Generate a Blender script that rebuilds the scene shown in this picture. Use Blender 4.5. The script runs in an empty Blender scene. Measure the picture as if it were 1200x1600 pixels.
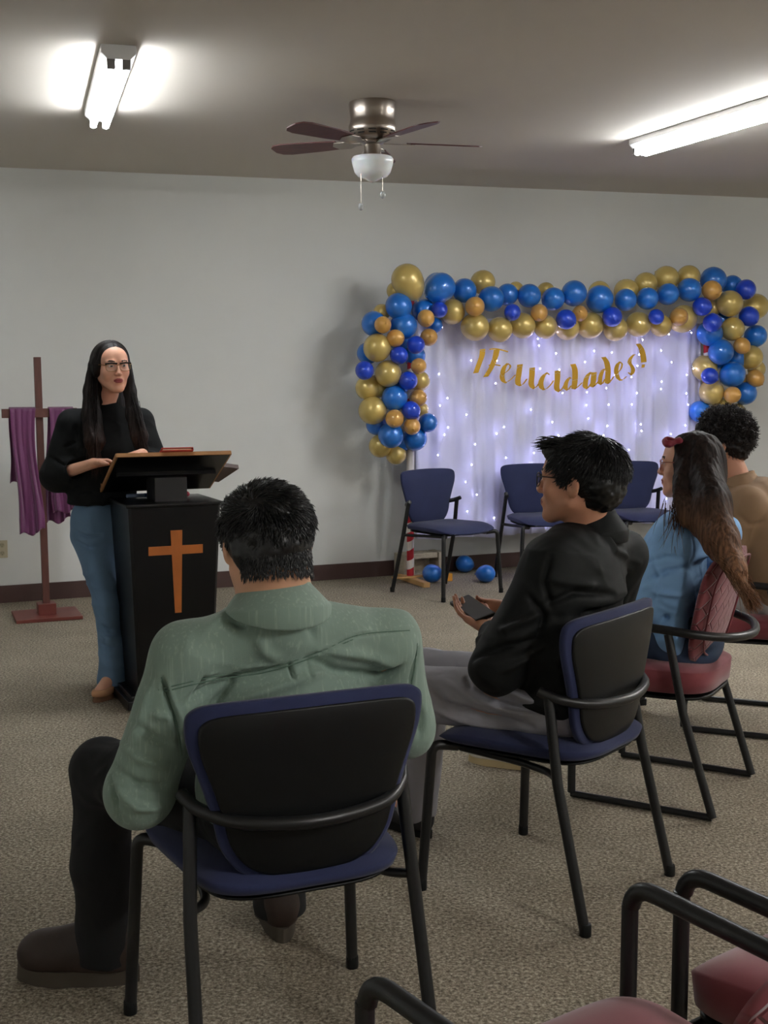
import bpy, bmesh, math, random
import numpy as np
from mathutils import Vector, Matrix
from mathutils.bvhtree import BVHTree

scene = bpy.context.scene
COL = scene.collection
# ------------------------------------------------------------------ camera, world, exposure
F_PX = 1950.0
PITCH = math.atan(210 / F_PX)
CAM_H = 1.5
camd = bpy.data.cameras.new('camera')
camd.sensor_fit = 'VERTICAL'
camd.sensor_height = 36
camd.lens = F_PX / 1600 * 36
camd.clip_start = 0.05
cam = bpy.data.objects.new('camera', camd)
COL.objects.link(cam)
cam.location = (0, 0, CAM_H)
cam.rotation_euler = (math.pi / 2 - PITCH, 0, 0)
scene.camera = cam
w = bpy.data.worlds.new('world')
scene.world = w
w.use_nodes = True
w.node_tree.nodes['Background'].inputs[0].default_value = (0.6, 0.65, 0.7, 1)
w.node_tree.nodes['Background'].inputs[1].default_value = 0.05
scene.view_settings.view_transform = 'Standard'
scene.view_settings.look = 'None'
scene.view_settings.exposure = 1.38
scene.view_settings.gamma = 1.0
scene.view_settings.use_curve_mapping = False
TUBE_STRENGTH = 24.0      # fluorescent tubes
FILL_TUBE_STRENGTH = 74.0  # added fixtures outside the view, for extra room light
BULB_STRENGTH = 56.0      # fairy lights

# ------------------------------------------------------------------ pixel -> place helpers
_c, _s = math.cos(PITCH), math.sin(PITCH)
def ray(x, y):
    a = (x - 600) / F_PX; b = -(y - 800) / F_PX
    return Vector((a, _c + b * _s, -_s + b * _c))
def atz(x, y, z):
    r = ray(x, y); t = (z - CAM_H) / r.z
    return Vector((r.x * t, r.y * t, z))
def aty(x, y, Y):
    r = ray(x, y); t = Y / r.y
    return Vector((r.x * t, Y, CAM_H + r.z * t))
WA = Vector((-2.572, 8.244, 0)); WU = Vector((.9127, .4087, 0)); WN = Vector((.4087, -.9127, 0))
def onw(x, y, off=0.0):
    r = ray(x, y); t = (off + WA.dot(WN)) / r.dot(WN)
    return Vector((r.x * t, r.y * t, CAM_H + r.z * t))
def wp(s, t, z=0.0):
    """room frame: s along the back wall, t out of it"""
    p = WA + WU * s + WN * t
    return Vector((p.x, p.y, z))
WALL_YAW = math.atan2(WU.y, WU.x)
def ceil_z(p):
    s = (Vector((p[0], p[1], 0)) - WA).dot(WU)
    return 2.853 + 0.0263 * s

# ------------------------------------------------------------------ materials
MATS = {}
def srgb(r, g, b):
    f = lambda v: ((v / 255) / 12.92 if v / 255 <= .04045 else ((v / 255 + .055) / 1.055) ** 2.4)
    return (f(r), f(g), f(b), 1)
def mat(name, color, rough=.6, metal=0.0, noise=None, bump=None, coat=0, sheen=0, emit=None, spec=None, stretch=(1, 1, 1), sss=0, trans=0, alpha=None, wrk=None):
    """noise=(scale, amount): tint variation; bump=(scale, strength, distance)"""
    if name in MATS: return MATS[name]
    m = bpy.data.materials.new(name); m.use_nodes = True
    nt = m.node_tree; N = nt.nodes; L = nt.links
    b = N['Principled BSDF']
    b.inputs['Base Color'].default_value = color
    b.inputs['Roughness'].default_value = rough
    b.inputs['Metallic'].default_value = metal
    if coat: b.inputs['Coat Weight'].default_value = coat; b.inputs['Coat Roughness'].default_value = .06
    if sheen: b.inputs['Sheen Weight'].default_value = sheen; b.inputs['Sheen Roughness'].default_value = .5
    if spec is not None: b.inputs['Specular IOR Level'].default_value = spec
    if sss: b.inputs['Subsurface Weight'].default_value = sss; b.inputs['Subsurface Radius'].default_value = (.02, .008, .004)
    if trans: b.inputs['Transmission Weight'].default_value = trans
    if alpha is not None: b.inputs['Alpha'].default_value = alpha
    if emit: b.inputs['Emission Color'].default_value = emit[0]; b.inputs['Emission Strength'].default_value = emit[1]
    tc = N.new('ShaderNodeTexCoord'); mp = N.new('ShaderNodeMapping')
    L.new(tc.outputs['Object'], mp.inputs[0]); mp.inputs['Scale'].default_value = stretch
    if noise:
        n = N.new('ShaderNodeTexNoise'); n.inputs['Scale'].default_value = noise[0]; n.inputs['Detail'].default_value = 4
        L.new(mp.outputs[0], n.inputs['Vector'])
        r = N.new('ShaderNodeMapRange'); r.inputs[1].default_value = .3; r.inputs[2].default_value = .7
        r.inputs[3].default_value = 1 - noise[1]; r.inputs[4].default_value = 1 + noise[1]
        L.new(n.outputs[0], r.inputs[0])
        mx = N.new('ShaderNodeVectorMath'); mx.operation = 'SCALE'; mx.inputs[0].default_value = color[:3]
        L.new(r.outputs[0], mx.inputs['Scale']); L.new(mx.outputs[0], b.inputs['Base Color'])
    if bump:
        n2 = N.new('ShaderNodeTexNoise'); n2.inputs['Scale'].default_value = bump[0]; n2.inputs['Detail'].default_value = 3
        L.new(mp.outputs[0], n2.inputs['Vector'])
        bp = N.new('ShaderNodeBump'); bp.inputs['Strength'].default_value = bump[1]; bp.inputs['Distance'].default_value = bump[2]
        L.new(n2.outputs[0], bp.inputs['Height']); L.new(bp.outputs[0], b.inputs['Normal'])
    if wrk: add_wrinkles(m, *wrk)
    MATS[name] = m
    return m

def add_wrinkles(m, scale, dist, st=.8):
    """soft crumple of worn cloth, chained before the weave bump"""
    N = m.node_tree.nodes; L = m.node_tree.links; b = N['Principled BSDF']
    tc = N.new('ShaderNodeTexCoord'); n = N.new('ShaderNodeTexNoise'); n.inputs['Scale'].default_value = scale; n.inputs['Detail'].default_value = 3; n.inputs['Distortion'].default_value = 1.2
    n.noise_type = 'RIDGED_MULTIFRACTAL' if hasattr(n, 'noise_type') else None
    L.new(tc.outputs['Object'], n.inputs['Vector'])
    bp = N.new('ShaderNodeBump'); bp.inputs['Strength'].default_value = st; bp.inputs['Distance'].default_value = dist
    L.new(n.outputs[0], bp.inputs['Height'])
    if b.inputs['Normal'].is_linked:
        src = b.inputs['Normal'].links[0].from_node; L.new(bp.outputs[0], src.inputs['Normal'])
    else: L.new(bp.outputs[0], b.inputs['Normal'])
def carpet_mat():
    m = mat('carpet', srgb(130, 122, 108), rough=.95, spec=.1)
    nt = m.node_tree; N = nt.nodes; L = nt.links; b = N['Principled BSDF']
    tc = N.new('ShaderNodeTexCoord')
    n1 = N.new('ShaderNodeTexNoise'); n1.inputs['Scale'].default_value = 95; n1.inputs['Detail'].default_value = 4; n1.inputs['Roughness'].default_value = .75
    n2 = N.new('ShaderNodeTexNoise'); n2.inputs['Scale'].default_value = 3; n2.inputs['Detail'].default_value = 3
    vo = N.new('ShaderNodeTexVoronoi'); vo.inputs['Scale'].default_value = 170
    for t in (n1, n2, vo): L.new(tc.outputs['Object'], t.inputs['Vector'])
    cr = N.new('ShaderNodeValToRGB'); e = cr.color_ramp.elements
    e[0].position = .33; e[0].color = srgb(78, 70, 58); e[1].position = .68; e[1].color = srgb(206, 196, 176)
    k = cr.color_ramp.elements.new(.5); k.color = srgb(143, 133, 117)
    L.new(n1.outputs[0], cr.inputs[0])
    mr = N.new('ShaderNodeMapRange'); mr.inputs[1].default_value = .3; mr.inputs[2].default_value = .7; mr.inputs[3].default_value = .9; mr.inputs[4].default_value = 1.1
    L.new(n2.outputs[0], mr.inputs[0])
    m2 = N.new('ShaderNodeMapRange'); m2.inputs[1].default_value = 0; m2.inputs[2].default_value = .8; m2.inputs[3].default_value = 1.12; m2.inputs[4].default_value = .8
    L.new(vo.outputs['Distance'], m2.inputs[0])
    mm = N.new('ShaderNodeMath'); mm.operation = 'MULTIPLY'; L.new(mr.outputs[0], mm.inputs[0]); L.new(m2.outputs[0], mm.inputs[1])
    sc = N.new('ShaderNodeVectorMath'); sc.operation = 'SCALE'; L.new(cr.outputs[0], sc.inputs[0]); L.new(mm.outputs[0], sc.inputs['Scale'])
    L.new(sc.outputs[0], b.inputs['Base Color'])
    bp = N.new('ShaderNodeBump'); bp.inputs['Strength'].default_value = .7; bp.inputs['Distance'].default_value = .004
    L.new(n1.outputs[0], bp.inputs['Height']); L.new(bp.outputs[0], b.inputs['Normal'])
    return m

def quilt_mat(name, color):
    """woven basket quilting pressed into upholstery"""
    m = mat(name, color, rough=.75, sheen=.3)
    nt = m.node_tree; N = nt.nodes; L = nt.links; b = N['Principled BSDF']
    tc = N.new('ShaderNodeTexCoord'); mp = N.new('ShaderNodeMapping')
    L.new(tc.outputs['Object'], mp.inputs[0])
    mp.inputs['Rotation'].default_value = (math.radians(90), 0, math.radians(0))
    mp.inputs['Scale'].default_value = (1, 1, 1)
    rot = N.new('ShaderNodeMapping'); rot.inputs['Rotation'].default_value = (0, 0, math.radians(45)); L.new(mp.outputs[0], rot.inputs[0])
    br = N.new('ShaderNodeTexBrick'); br.inputs['Scale'].default_value = 9; br.inputs['Mortar Size'].default_value = .035
    br.inputs['Mortar Smooth'].default_value = 1.0; br.offset = .5; br.inputs['Brick Width'].default_value = .8; br.inputs['Row Height'].default_value = .4
    L.new(rot.outputs[0], br.inputs['Vector'])
    bp = N.new('ShaderNodeBump'); bp.invert = True; bp.inputs['Strength'].default_value = 1; bp.inputs['Distance'].default_value = .006
    L.new(br.outputs['Fac'], bp.inputs['Height']); L.new(bp.outputs[0], b.inputs['Normal'])
    return m

def stripe_mat(name, c1, c2, scale, axis='Z', tilt=0.0, thr=.5, rough=.6):
    m = mat(name, c1, rough=rough)
    nt = m.node_tree; N = nt.nodes; L = nt.links; b = N['Principled BSDF']
    tc = N.new('ShaderNodeTexCoord'); mp = N.new('ShaderNodeMapping'); mp.inputs['Rotation'].default_value = (0, tilt, 0)
    L.new(tc.outputs['Object'], mp.inputs[0])
    wv = N.new('ShaderNodeTexWave'); wv.bands_direction = axis; wv.inputs['Scale'].default_value = scale; wv.inputs['Distortion'].default_value = .8; wv.inputs['Detail Scale'].default_value = 3
    L.new(mp.outputs[0], wv.inputs['Vector'])
    cr = N.new('ShaderNodeValToRGB'); cr.color_ramp.interpolation = 'CONSTANT'
    cr.color_ramp.elements[0].color = c1; cr.color_ramp.elements[1].color = c2; cr.color_ramp.elements[1].position = thr
    L.new(wv.outputs['Fac'], cr.inputs[0]); L.new(cr.outputs[0], b.inputs['Base Color'])
    return m

def slub_mat(name, color, light):
    """cotton shirt with fine pale vertical slubs"""
    m = mat(name, color, rough=.85, sheen=.15)
    nt = m.node_tree; N = nt.nodes; L = nt.links; b = N['Principled BSDF']
    tc = N.new('ShaderNodeTexCoord'); mp = N.new('ShaderNodeMapping'); mp.inputs['Scale'].default_value = (150, 150, 7); mp.inputs['Rotation'].default_value = (0, 0, WALL_YAW)
    L.new(tc.outputs['Object'], mp.inputs[0])
    n = N.new('ShaderNodeTexNoise'); n.inputs['Scale'].default_value = 1; n.inputs['Detail'].default_value = 2; L.new(mp.outputs[0], n.inputs['Vector'])
    cr = N.new('ShaderNodeValToRGB'); cr.color_ramp.elements[0].position = .55; cr.color_ramp.elements[0].color = color
    cr.color_ramp.elements[1].position = .82; cr.color_ramp.elements[1].color = light
    L.new(n.outputs[0], cr.inputs[0]); L.new(cr.outputs[0], b.inputs['Base Color'])
    n3 = N.new('ShaderNodeTexNoise'); n3.inputs['Scale'].default_value = 500; L.new(tc.outputs['Object'], n3.inputs['Vector'])
    bp = N.new('ShaderNodeBump'); bp.inputs['Strength'].default_value = .25; bp.inputs['Distance'].default_value = .001
    L.new(n3.outputs[0], bp.inputs['Height']); L.new(bp.outputs[0], b.inputs['Normal'])
    return m

def hair_mat(name, color, tip=None, rough=.35):
    m = mat(name, color, rough=rough, spec=.5)
    nt = m.node_tree; N = nt.nodes; L = nt.links; b = N['Principled BSDF']
    b.inputs['Anisotropic'].default_value = .4
    if tip: b.inputs['Specular IOR Level'].default_value = .22
    tc = N.new('ShaderNodeTexCoord')
    mp = N.new('ShaderNodeMapping'); mp.inputs['Scale'].default_value = (120, 120, 5); L.new(tc.outputs['Object'], mp.inputs[0])
    sn = N.new('ShaderNodeTexNoise'); sn.inputs['Scale'].default_value = 1; sn.inputs['Detail'].default_value = 2; L.new(mp.outputs[0], sn.inputs['Vector'])
    sm = N.new('ShaderNodeMapRange'); sm.inputs[1].default_value = .35; sm.inputs[2].default_value = .65; sm.inputs[3].default_value = .55; sm.inputs[4].default_value = 1.5; L.new(sn.outputs[0], sm.inputs[0])
    bp = N.new('ShaderNodeBump'); bp.inputs['Strength'].default_value = .6; bp.inputs['Distance'].default_value = .003; L.new(sn.outputs[0], bp.inputs['Height'])
    if tip: L.new(bp.outputs[0], b.inputs['Normal'])
    if tip:
        sp = N.new('ShaderNodeSeparateXYZ'); L.new(tc.outputs['Object'], sp.inputs[0])
        mr = N.new('ShaderNodeMapRange'); mr.inputs[1].default_value = tip[1]; mr.inputs[2].default_value = tip[2]
        L.new(sp.outputs[2], mr.inputs[0])
        cr = N.new('ShaderNodeValToRGB'); cr.color_ramp.elements[0].color = tip[0]; cr.color_ramp.elements[1].color = color
        L.new(mr.outputs[0], cr.inputs[0]); sv = N.new('ShaderNodeVectorMath'); sv.operation = 'SCALE'; L.new(cr.outputs[0], sv.inputs[0]); L.new(sm.outputs[0], sv.inputs['Scale']); L.new(sv.outputs[0], b.inputs['Base Color'])
    return m

M_WALL = mat('wall_paint', srgb(222, 224, 221), rough=.85, noise=(1.2, .015), bump=(60, .08, .003), spec=.2)
M_CEIL = mat('ceiling_paint', srgb(206, 199, 189), rough=.8, noise=(.8, .02), bump=(40, .05, .003), spec=.2)
M_BASE = mat('baseboard_vinyl', srgb(72, 50, 46), rough=.55)
M_CARPET = carpet_mat()
M_BLACKMETAL = mat('black_metal', srgb(20, 21, 23), rough=.38, spec=.5)
M_BLACKPL = mat('black_plastic', srgb(13, 15, 16), rough=.42, spec=.3, bump=(400, .1, .0005))
M_NAVY = mat('navy_fabric', srgb(30, 38, 76), rough=.9, sheen=.1, bump=(700, .3, .0008), noise=(8, .06))
M_MAROON = quilt_mat('maroon_quilted_fabric', srgb(118, 48, 56))
M_MAROONP = mat('maroon_fabric', srgb(122, 50, 58), rough=.8, sheen=.3, bump=(500, .2, .0008))
M_WHITE = mat('white_enamel', srgb(225, 226, 226), rough=.4)
M_TUBE = mat('fluorescent_tube', (1, 1, 1, 1), emit=((.93, .97, 1, 1), TUBE_STRENGTH))
M_FILL_TUBE = mat('added_fill_tube', (1, 1, 1, 1), emit=((1, .985, .96, 1), FILL_TUBE_STRENGTH))
M_NICKEL = mat('brushed_nickel', srgb(170, 160, 150), rough=.28, metal=1, stretch=(1, 1, 60), bump=(20, .1, .0005))
M_DARK = mat('dark_slot', (.01, .01, .01, 1), rough=.8)
M_OPAL = mat('opal_glass', srgb(236, 238, 240), rough=.2, sss=.2)
M_CHERRY = mat('cherry_blade', srgb(92, 48, 46), rough=.45, noise=(6, .2), stretch=(1, 8, 1))
M_CLEAR = mat('clear_bead', srgb(235, 240, 240), rough=.05, trans=.6)
M_BBLUE = mat('pearl_blue_latex', srgb(14, 112, 206), rough=.34, metal=.12, coat=1)
M_BDEEP = mat('deep_blue_latex', srgb(14, 66, 204), rough=.34, metal=.1, coat=.9)
M_BGOLD = mat('pearl_gold_latex', srgb(208, 182, 104), rough=.34, metal=.3, coat=1)
M_BOCHRE = mat('ochre_gold_latex', srgb(214, 162, 82), rough=.36, metal=.15, coat=.9)
M_CURT = mat('white_voile', srgb(214, 216, 236), rough=.9, sheen=.2, trans=0, bump=(300, .1, .0005))
M_FOIL = mat('gold_foil', srgb(226, 178, 74), rough=.22, metal=1)
M_WOODRED = mat('dark_red_wood', srgb(96, 58, 50), rough=.5, noise=(9, .15), stretch=(6, 6, 1))
M_BASERED = mat('red_brown_wood', srgb(112, 56, 48), rough=.45, noise=(6, .12))
M_PURPLE = mat('purple_satin', srgb(106, 44, 92), rough=.45, sheen=.4)
M_LECT = mat('black_lacquer', srgb(11, 11, 13), rough=.33, noise=(3, .15), spec=.35)
M_LECTSIDE = mat('black_matte_lacquer', srgb(30, 31, 32), rough=.4)
M_OAK = mat('oak_edge', srgb(168, 120, 76), rough=.5, noise=(10, .12))
M_ORANGEWOOD = mat('orange_oak', srgb(196, 112, 48), rough=.45, noise=(12, .15), stretch=(1, 1, .3))
M_PINE = mat('pine_board', srgb(204, 160, 104), rough=.6, noise=(8, .12))
M_CONCRETE = mat('concrete_block', srgb(165, 155, 138), rough=.95, noise=(25, .15), bump=(60, .8, .006))
M_TAPE = stripe_mat('red_white_tape', srgb(220, 214, 208), srgb(178, 24, 40), 2.5, 'Z', tilt=.45, thr=.48)

# ------------------------------------------------------------------ mesh helpers
def link(name, me, m=None, parent=None, smooth=True):
    o = bpy.data.objects.new(name, me); COL.objects.link(o)
    if m is not None:
        for k in (m if isinstance(m, (list, tuple)) else [m]): me.materials.append(k)
    if smooth:
        me.polygons.foreach_set('use_smooth', [True] * len(me.polygons))
    if parent is not None: o.parent = parent
    return o
def tag(o, label=None, cat=None, group=None, kind=None):
    if label: o['label'] = label
    if cat: o['category'] = cat
    if group: o['group'] = group
    if kind: o['kind'] = kind
    return o
def empty(name, loc, rz=0, label=None, cat=None, group=None):
    o = bpy.data.objects.new(name, None); o.empty_display_size = .1
    COL.objects.link(o); o.location = loc; o.rotation_euler = (0, 0, rz)
    return tag(o, label, cat, group)
def copy_tree(o, parent=None):
    c = o.copy(); COL.objects.link(c); c.parent = parent
    for ch in list(o.children): copy_tree(ch, c)
    return c
def frm(V, Fc, name='m'):
    me = bpy.data.meshes.new(name); me.from_pydata([tuple(v) for v in V], [], [tuple(f) for f in Fc]); me.update(); return me
class MB:
    """collects shapes into ONE mesh"""
    def __init__(s): s.v = []; s.f = []; s.mi = []
    def add(s, V, Fc, mi=0):
        b = len(s.v); s.v += [tuple(p) for p in V]; s.f += [tuple(i + b for i in q) for q in Fc]; s.mi += [mi] * len(Fc); return s
    def box(s, c, d, rz=0, mi=0, R=None, taper=1.0):
        R = R or Matrix.Rotation(rz, 3, 'Z'); V = []
        for z in (-1, 1):
            t = taper if z < 0 else 1
            for x, y in ((-1, -1), (1, -1), (1, 1), (-1, 1)):
                V.append(Vector(c) + R @ Vector((x * d[0] / 2 * t, y * d[1] / 2 * t, z * d[2] / 2)))
        return s.add(V, [(3, 2, 1, 0), (4, 5, 6, 7), (0, 1, 5, 4), (1, 2, 6, 5), (2, 3, 7, 6), (3, 0, 4, 7)], mi)
    def tube(s, pts, r, n=12, cap=True, mi=0, flat=None):
        pts = [Vector(p) for p in pts]; rs = r if isinstance(r, (list, tuple)) else [r] * len(pts)
        V = []; Fc = []; up = None
        for i, p in enumerate(pts):
            t = (pts[min(i + 1, len(pts) - 1)] - pts[max(i - 1, 0)]).normalized()
            if up is None:
                up = Vector((0, 0, 1)) if abs(t.z) < .9 else Vector((1, 0, 0))
            a = t.cross(up); a.normalize(); b = a.cross(t); b.normalize(); up = b
            for k in range(n):
                q = 2 * math.pi * k / n
                V.append(p + a * math.cos(q) * rs[i] + b * math.sin(q) * rs[i] * (flat or 1))
        for i in range(len(pts) - 1):
            for k in range(n):
                k2 = (k + 1) % n
                Fc.append((i * n + k, i * n + k2, (i + 1) * n + k2, (i + 1) * n + k))
        if cap: Fc.append(tuple(range(n))[::-1]); Fc.append(tuple((len(pts) - 1) * n + k for k in range(n)))
        return s.add(V, Fc, mi)
    def lathe(s, prof, c=(0, 0, 0), n=32, mi=0, R=None):
        V = []; Fc = []; R = R or Matrix.Identity(3)
        for (r, z) in prof:
            for k in range(n):
                q = 2 * math.pi * k / n; V.append(Vector(c) + R @ Vector((r * math.cos(q), r * math.sin(q), z)))
        for i in range(len(prof) - 1):
            for k in range(n):
                k2 = (k + 1) % n; Fc.append((i * n + k, i * n + k2, (i + 1) * n + k2, (i + 1) * n + k))
        Fc.append(tuple(range(n))[::-1]); Fc.append(tuple((len(prof) - 1) * n + k for k in range(n)))
        return s.add(V, Fc, mi)
    def prism(s, poly, z0, z1, mi=0, X=None):
        X = X or (lambda p: p); n = len(poly)
        V = [X(Vector((p[0], p[1], z0))) for p in poly] + [X(Vector((p[0], p[1], z1))) for p in poly]
        return s.add(V, [tuple(range(n))[::-1], tuple(range(n, 2 * n))] + [(i, (i + 1) % n, (i + 1) % n + n, i + n) for i in range(n)], mi)
    def build(s, name, m, parent=None, smooth=False, bevel=0, auto=True):
        me = frm(s.v, s.f, name)
        bm = bmesh.new(); bm.from_mesh(me)
        if bevel:
            es = [e for e in bm.edges if len(e.link_faces) == 2 and e.calc_face_angle(0) > .6]
            bmesh.ops.bevel(bm, geom=es, offset=bevel, segments=2, profile=.6, affect='EDGES')
        bmesh.ops.recalc_face_normals(bm, faces=bm.faces); bm.to_mesh(me); bm.free()
        o = link(name, me, m, parent, smooth)
        if len(set(s.mi)) > 1 and not bevel: me.polygons.foreach_set('material_index', s.mi)
        if smooth and auto: me.set_sharp_from_angle(angle=math.radians(42))
        return o
def catmull(P, n=8, closed=False):
    P = [Vector(p) for p in P]; out = []; m = len(P)
    rng = range(m if closed else m - 1)
    for i in rng:
        g = (lambda k: P[k % m]) if closed else (lambda k: P[max(0, min(m - 1, k))])
        p0, p1, p2, p3 = g(i - 1), g(i), g(i + 1), g(i + 2)
        for k in range(n):
            t = k / n
            out.append(.5 * ((2 * p1) + (p2 - p0) * t + (2 * p0 - 5 * p1 + 4 * p2 - p3) * t * t + (3 * p1 - p0 - 3 * p2 + p3) * t ** 3))
    if not closed: out.append(P[-1])
    return out
def fillet(P, r=.04, n=6):
    P = [Vector(p) for p in P]; out = [P[0]]
    for i in range(1, len(P) - 1):
        a = (P[i - 1] - P[i]); b = (P[i + 1] - P[i]); q = min(r, a.length * .49, b.length * .49)
        A = P[i] + a.normalized() * q; B = P[i] + b.normalized() * q
        for k in range(n + 1):
            t = k / n; out.append(A * (1 - t) ** 2 + P[i] * 2 * t * (1 - t) + B * t * t)
    out.append(P[-1]); return out

# ------------------------------------------------------------------ room
T_END = 13.0; S0, S1 = -2.6, 9.5
def quad_slab(name, P, m, thick):
    """thick: vector pushed away from the room"""
    V = [Vector(p) for p in P] + [Vector(p) + thick for p in P]
    mb = MB(); mb.add(V, [(0, 1, 2, 3), (7, 6, 5, 4), (0, 4, 5, 1), (1, 5, 6, 2), (2, 6, 7, 3), (3, 7, 4, 0)])
    o = mb.build(name, m); return tag(o, kind='structure')
def cz(s): return 2.853 + .0263 * s
quad_slab('floor', [wp(S0, 0), wp(S1, 0), wp(S1, T_END), wp(S0, T_END)], M_CARPET, Vector((0, 0, -.1)))
quad_slab('ceiling', [wp(S0, 0, cz(S0)), wp(S1, 0, cz(S1)), wp(S1, T_END, cz(S1)), wp(S0, T_END, cz(S0))], M_CEIL, Vector((0, 0, .1)))
quad_slab('wall_back', [wp(S0, 0), wp(S1, 0), wp(S1, 0, cz(S1)), wp(S0, 0, cz(S0))], M_WALL, -WN * .1)
quad_slab('wall_left', [wp(S0, 0), wp(S0, T_END), wp(S0, T_END, cz(S0)), wp(S0, 0, cz(S0))], M_WALL, -WU * .1)
quad_slab('wall_right', [wp(S1, 0), wp(S1, T_END), wp(S1, T_END, cz(S1)), wp(S1, 0, cz(S1))], M_WALL, WU * .1)
quad_slab('wall_front', [wp(S0, T_END), wp(S1, T_END), wp(S1, T_END, cz(S1)), wp(S0, T_END, cz(S0))], M_WALL, WN * .1)
bb = MB(); L_ = S1 - S0
bb.box(wp((S0 + S1) / 2, .006, .058), (L_, .012, .116), WALL_YAW)
tag(bb.build('baseboard_back', M_BASE, bevel=.003), kind='structure')

# outlet at the left edge
o = empty('wall_outlet', onw(3, 858, 0), WALL_YAW, 'ivory electrical outlet plate on the wall at the far left', 'outlet')
mb = MB(); mb.box((0, -.003, 0), (.072, .006, .118)); mb.build('cover_plate', mat('ivory_plastic', srgb(196, 186, 158), rough=.5), o, bevel=.002)
for dz in (-.027, .027):
    mb = MB(); mb.lathe([(.0165, -.001), (.0165, .002)], (0, -.0065, dz), 20, R=Matrix.Rotation(math.pi / 2, 3, 'X'))
    so = mb.build('socket', mat('ivory_socket', srgb(176, 166, 138), rough=.5), o)
    mb = MB()
    for dx in (-.006, .006): mb.box((dx, -.0092, dz + .003), (.002, .001, .009))
    mb.box((0, -.0092, dz - .008), (.004, .001, .004))
    mb.build('slots', M_DARK, so)

# ------------------------------------------------------------------ fluorescent fixtures
def fixture(A, B, label, tube_mat=None, group=None):
    """A, B: ends on the ceiling"""
    A = Vector(A); B = Vector(B); mid = (A + B) / 2; d = (B - A); Ln = d.length; yaw = math.atan2(d.y, d.x)
    tilt = -math.atan2(d.z, math.hypot(d.x, d.y))
    t = empty('fluorescent_light', mid, yaw, label, 'ceiling light', group); t.rotation_euler = (0, tilt, yaw)
    mb = MB(); mb.prism([(-.072, 0), (.072, 0), (.072, -.032), (.045, -.058), (-.045, -.058), (-.072, -.032)], -Ln / 2, Ln / 2, X=lambda p: Vector((p.z, p.x, p.y)))
    mb.build('housing', M_WHITE, t, bevel=.002)
    for y in (-.031, .031):
        mb = MB(); mb.tube([(-Ln / 2 + .03, y, -.082), (Ln / 2 - .03, y, -.082)], .0165, 14)
        mb.build('tube', tube_mat or M_TUBE, t, smooth=True)
        for sx in (-1, 1):
            mb = MB(); mb.box((sx * (Ln / 2 - .016), y, -.073), (.022, .034, .045))
            mb.build('lamp_holder', mat('lamp_holder_grey', srgb(120, 118, 116), rough=.5), t, bevel=.003)
    return t
def atceil(x, y, dz=0.0):
    z = 2.9
    for _ in range(8):
        p = atz(x, y, z); z = ceil_z(p) + dz
    return Vector((p.x, p.y, ceil_z(p)))
def atceil_plane(x, y, drop):
    z = 2.9
    for _ in range(8):
        p = atz(x, y, z); z = ceil_z(p) - drop
    return Vector((p.x, p.y, z + drop))
fixture(atceil_plane(186, 101, .08), atceil_plane(155, 197, .08), 'bright two-tube fluorescent strip on the ceiling above the standing speaker')
rA = atceil_plane(998, 240, .08); rB = atceil_plane(1200, 181, .08); rd = (rB - rA).normalized()
fixture(rA, rA + rd * 1.85, 'bright two-tube fluorescent strip on the ceiling above the balloon backdrop')
for (s_, t_) in ((1.6, 9.6), (5.2, 9.4), (5.6, 4.9)):  # unseen strips added to raise the overall light
    a = wp(s_, t_ - .75); b = wp(s_, t_ + .75); a.z = ceil_z(a); b.z = ceil_z(b)
    fixture(a, b, 'added two-tube fluorescent strip out of view, filling the room with light', M_FILL_TUBE, 'added fluorescent strips out of view')

# ------------------------------------------------------------------ ceiling fan
fp = atceil(582, 160); FZ = fp.z
fan = empty('ceiling_fan', fp, 0, 'brushed nickel ceiling fan with dark cherry blades and a white glass shade', 'ceiling fan')
R_ = .121
mb = MB(); mb.lathe([(R_ * .98, 0), (R_, -.012), (R_ * .97, -.05), (R_ * .93, -.08), (R_ * .95, -.1), (R_ * 1.02, -.125), (R_ * 1.0, -.15), (R_ * .86, -.175), (R_ * .7, -.19), (R_ * .55, -.196)], n=48)
hs = mb.build('motor_housing', M_NICKEL, fan, smooth=True)
for zz, rr in ((-.152, R_ * 1.0), (-.166, R_ * .93)):
    for k in range(12):
        a0 = 2 * math.pi * k / 12; mb = MB()
        mb.tube([(math.cos(a0 + q * .08) * rr, math.sin(a0 + q * .08) * rr, zz) for q in range(-2, 3)], .0028, 6)
        mb.build('vent_slot', M_DARK, hs)
mb = MB(); mb.lathe([(.062, -.19), (.064, -.2), (.05, -.212), (.03, -.214)], n=32); mb.build('flywheel', M_NICKEL, fan, smooth=True)
mb = MB(); mb.lathe([(.042, -.2), (.045, -.215), (.042, -.255), (.05, -.27), (.05, -.278)], n=32); mb.build('switch_housing', M_NICKEL, fan, smooth=True)
mb = MB(); mb.lathe([(.045, -.266), (.1, -.272), (.108, -.285), (.105, -.305), (.1, -.325), (.092, -.35), (.075, -.37), (.04, -.382), (.022, -.392), (.006, -.4)], n=40)
mb.build('glass_shade', M_OPAL, fan, smooth=True)
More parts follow.
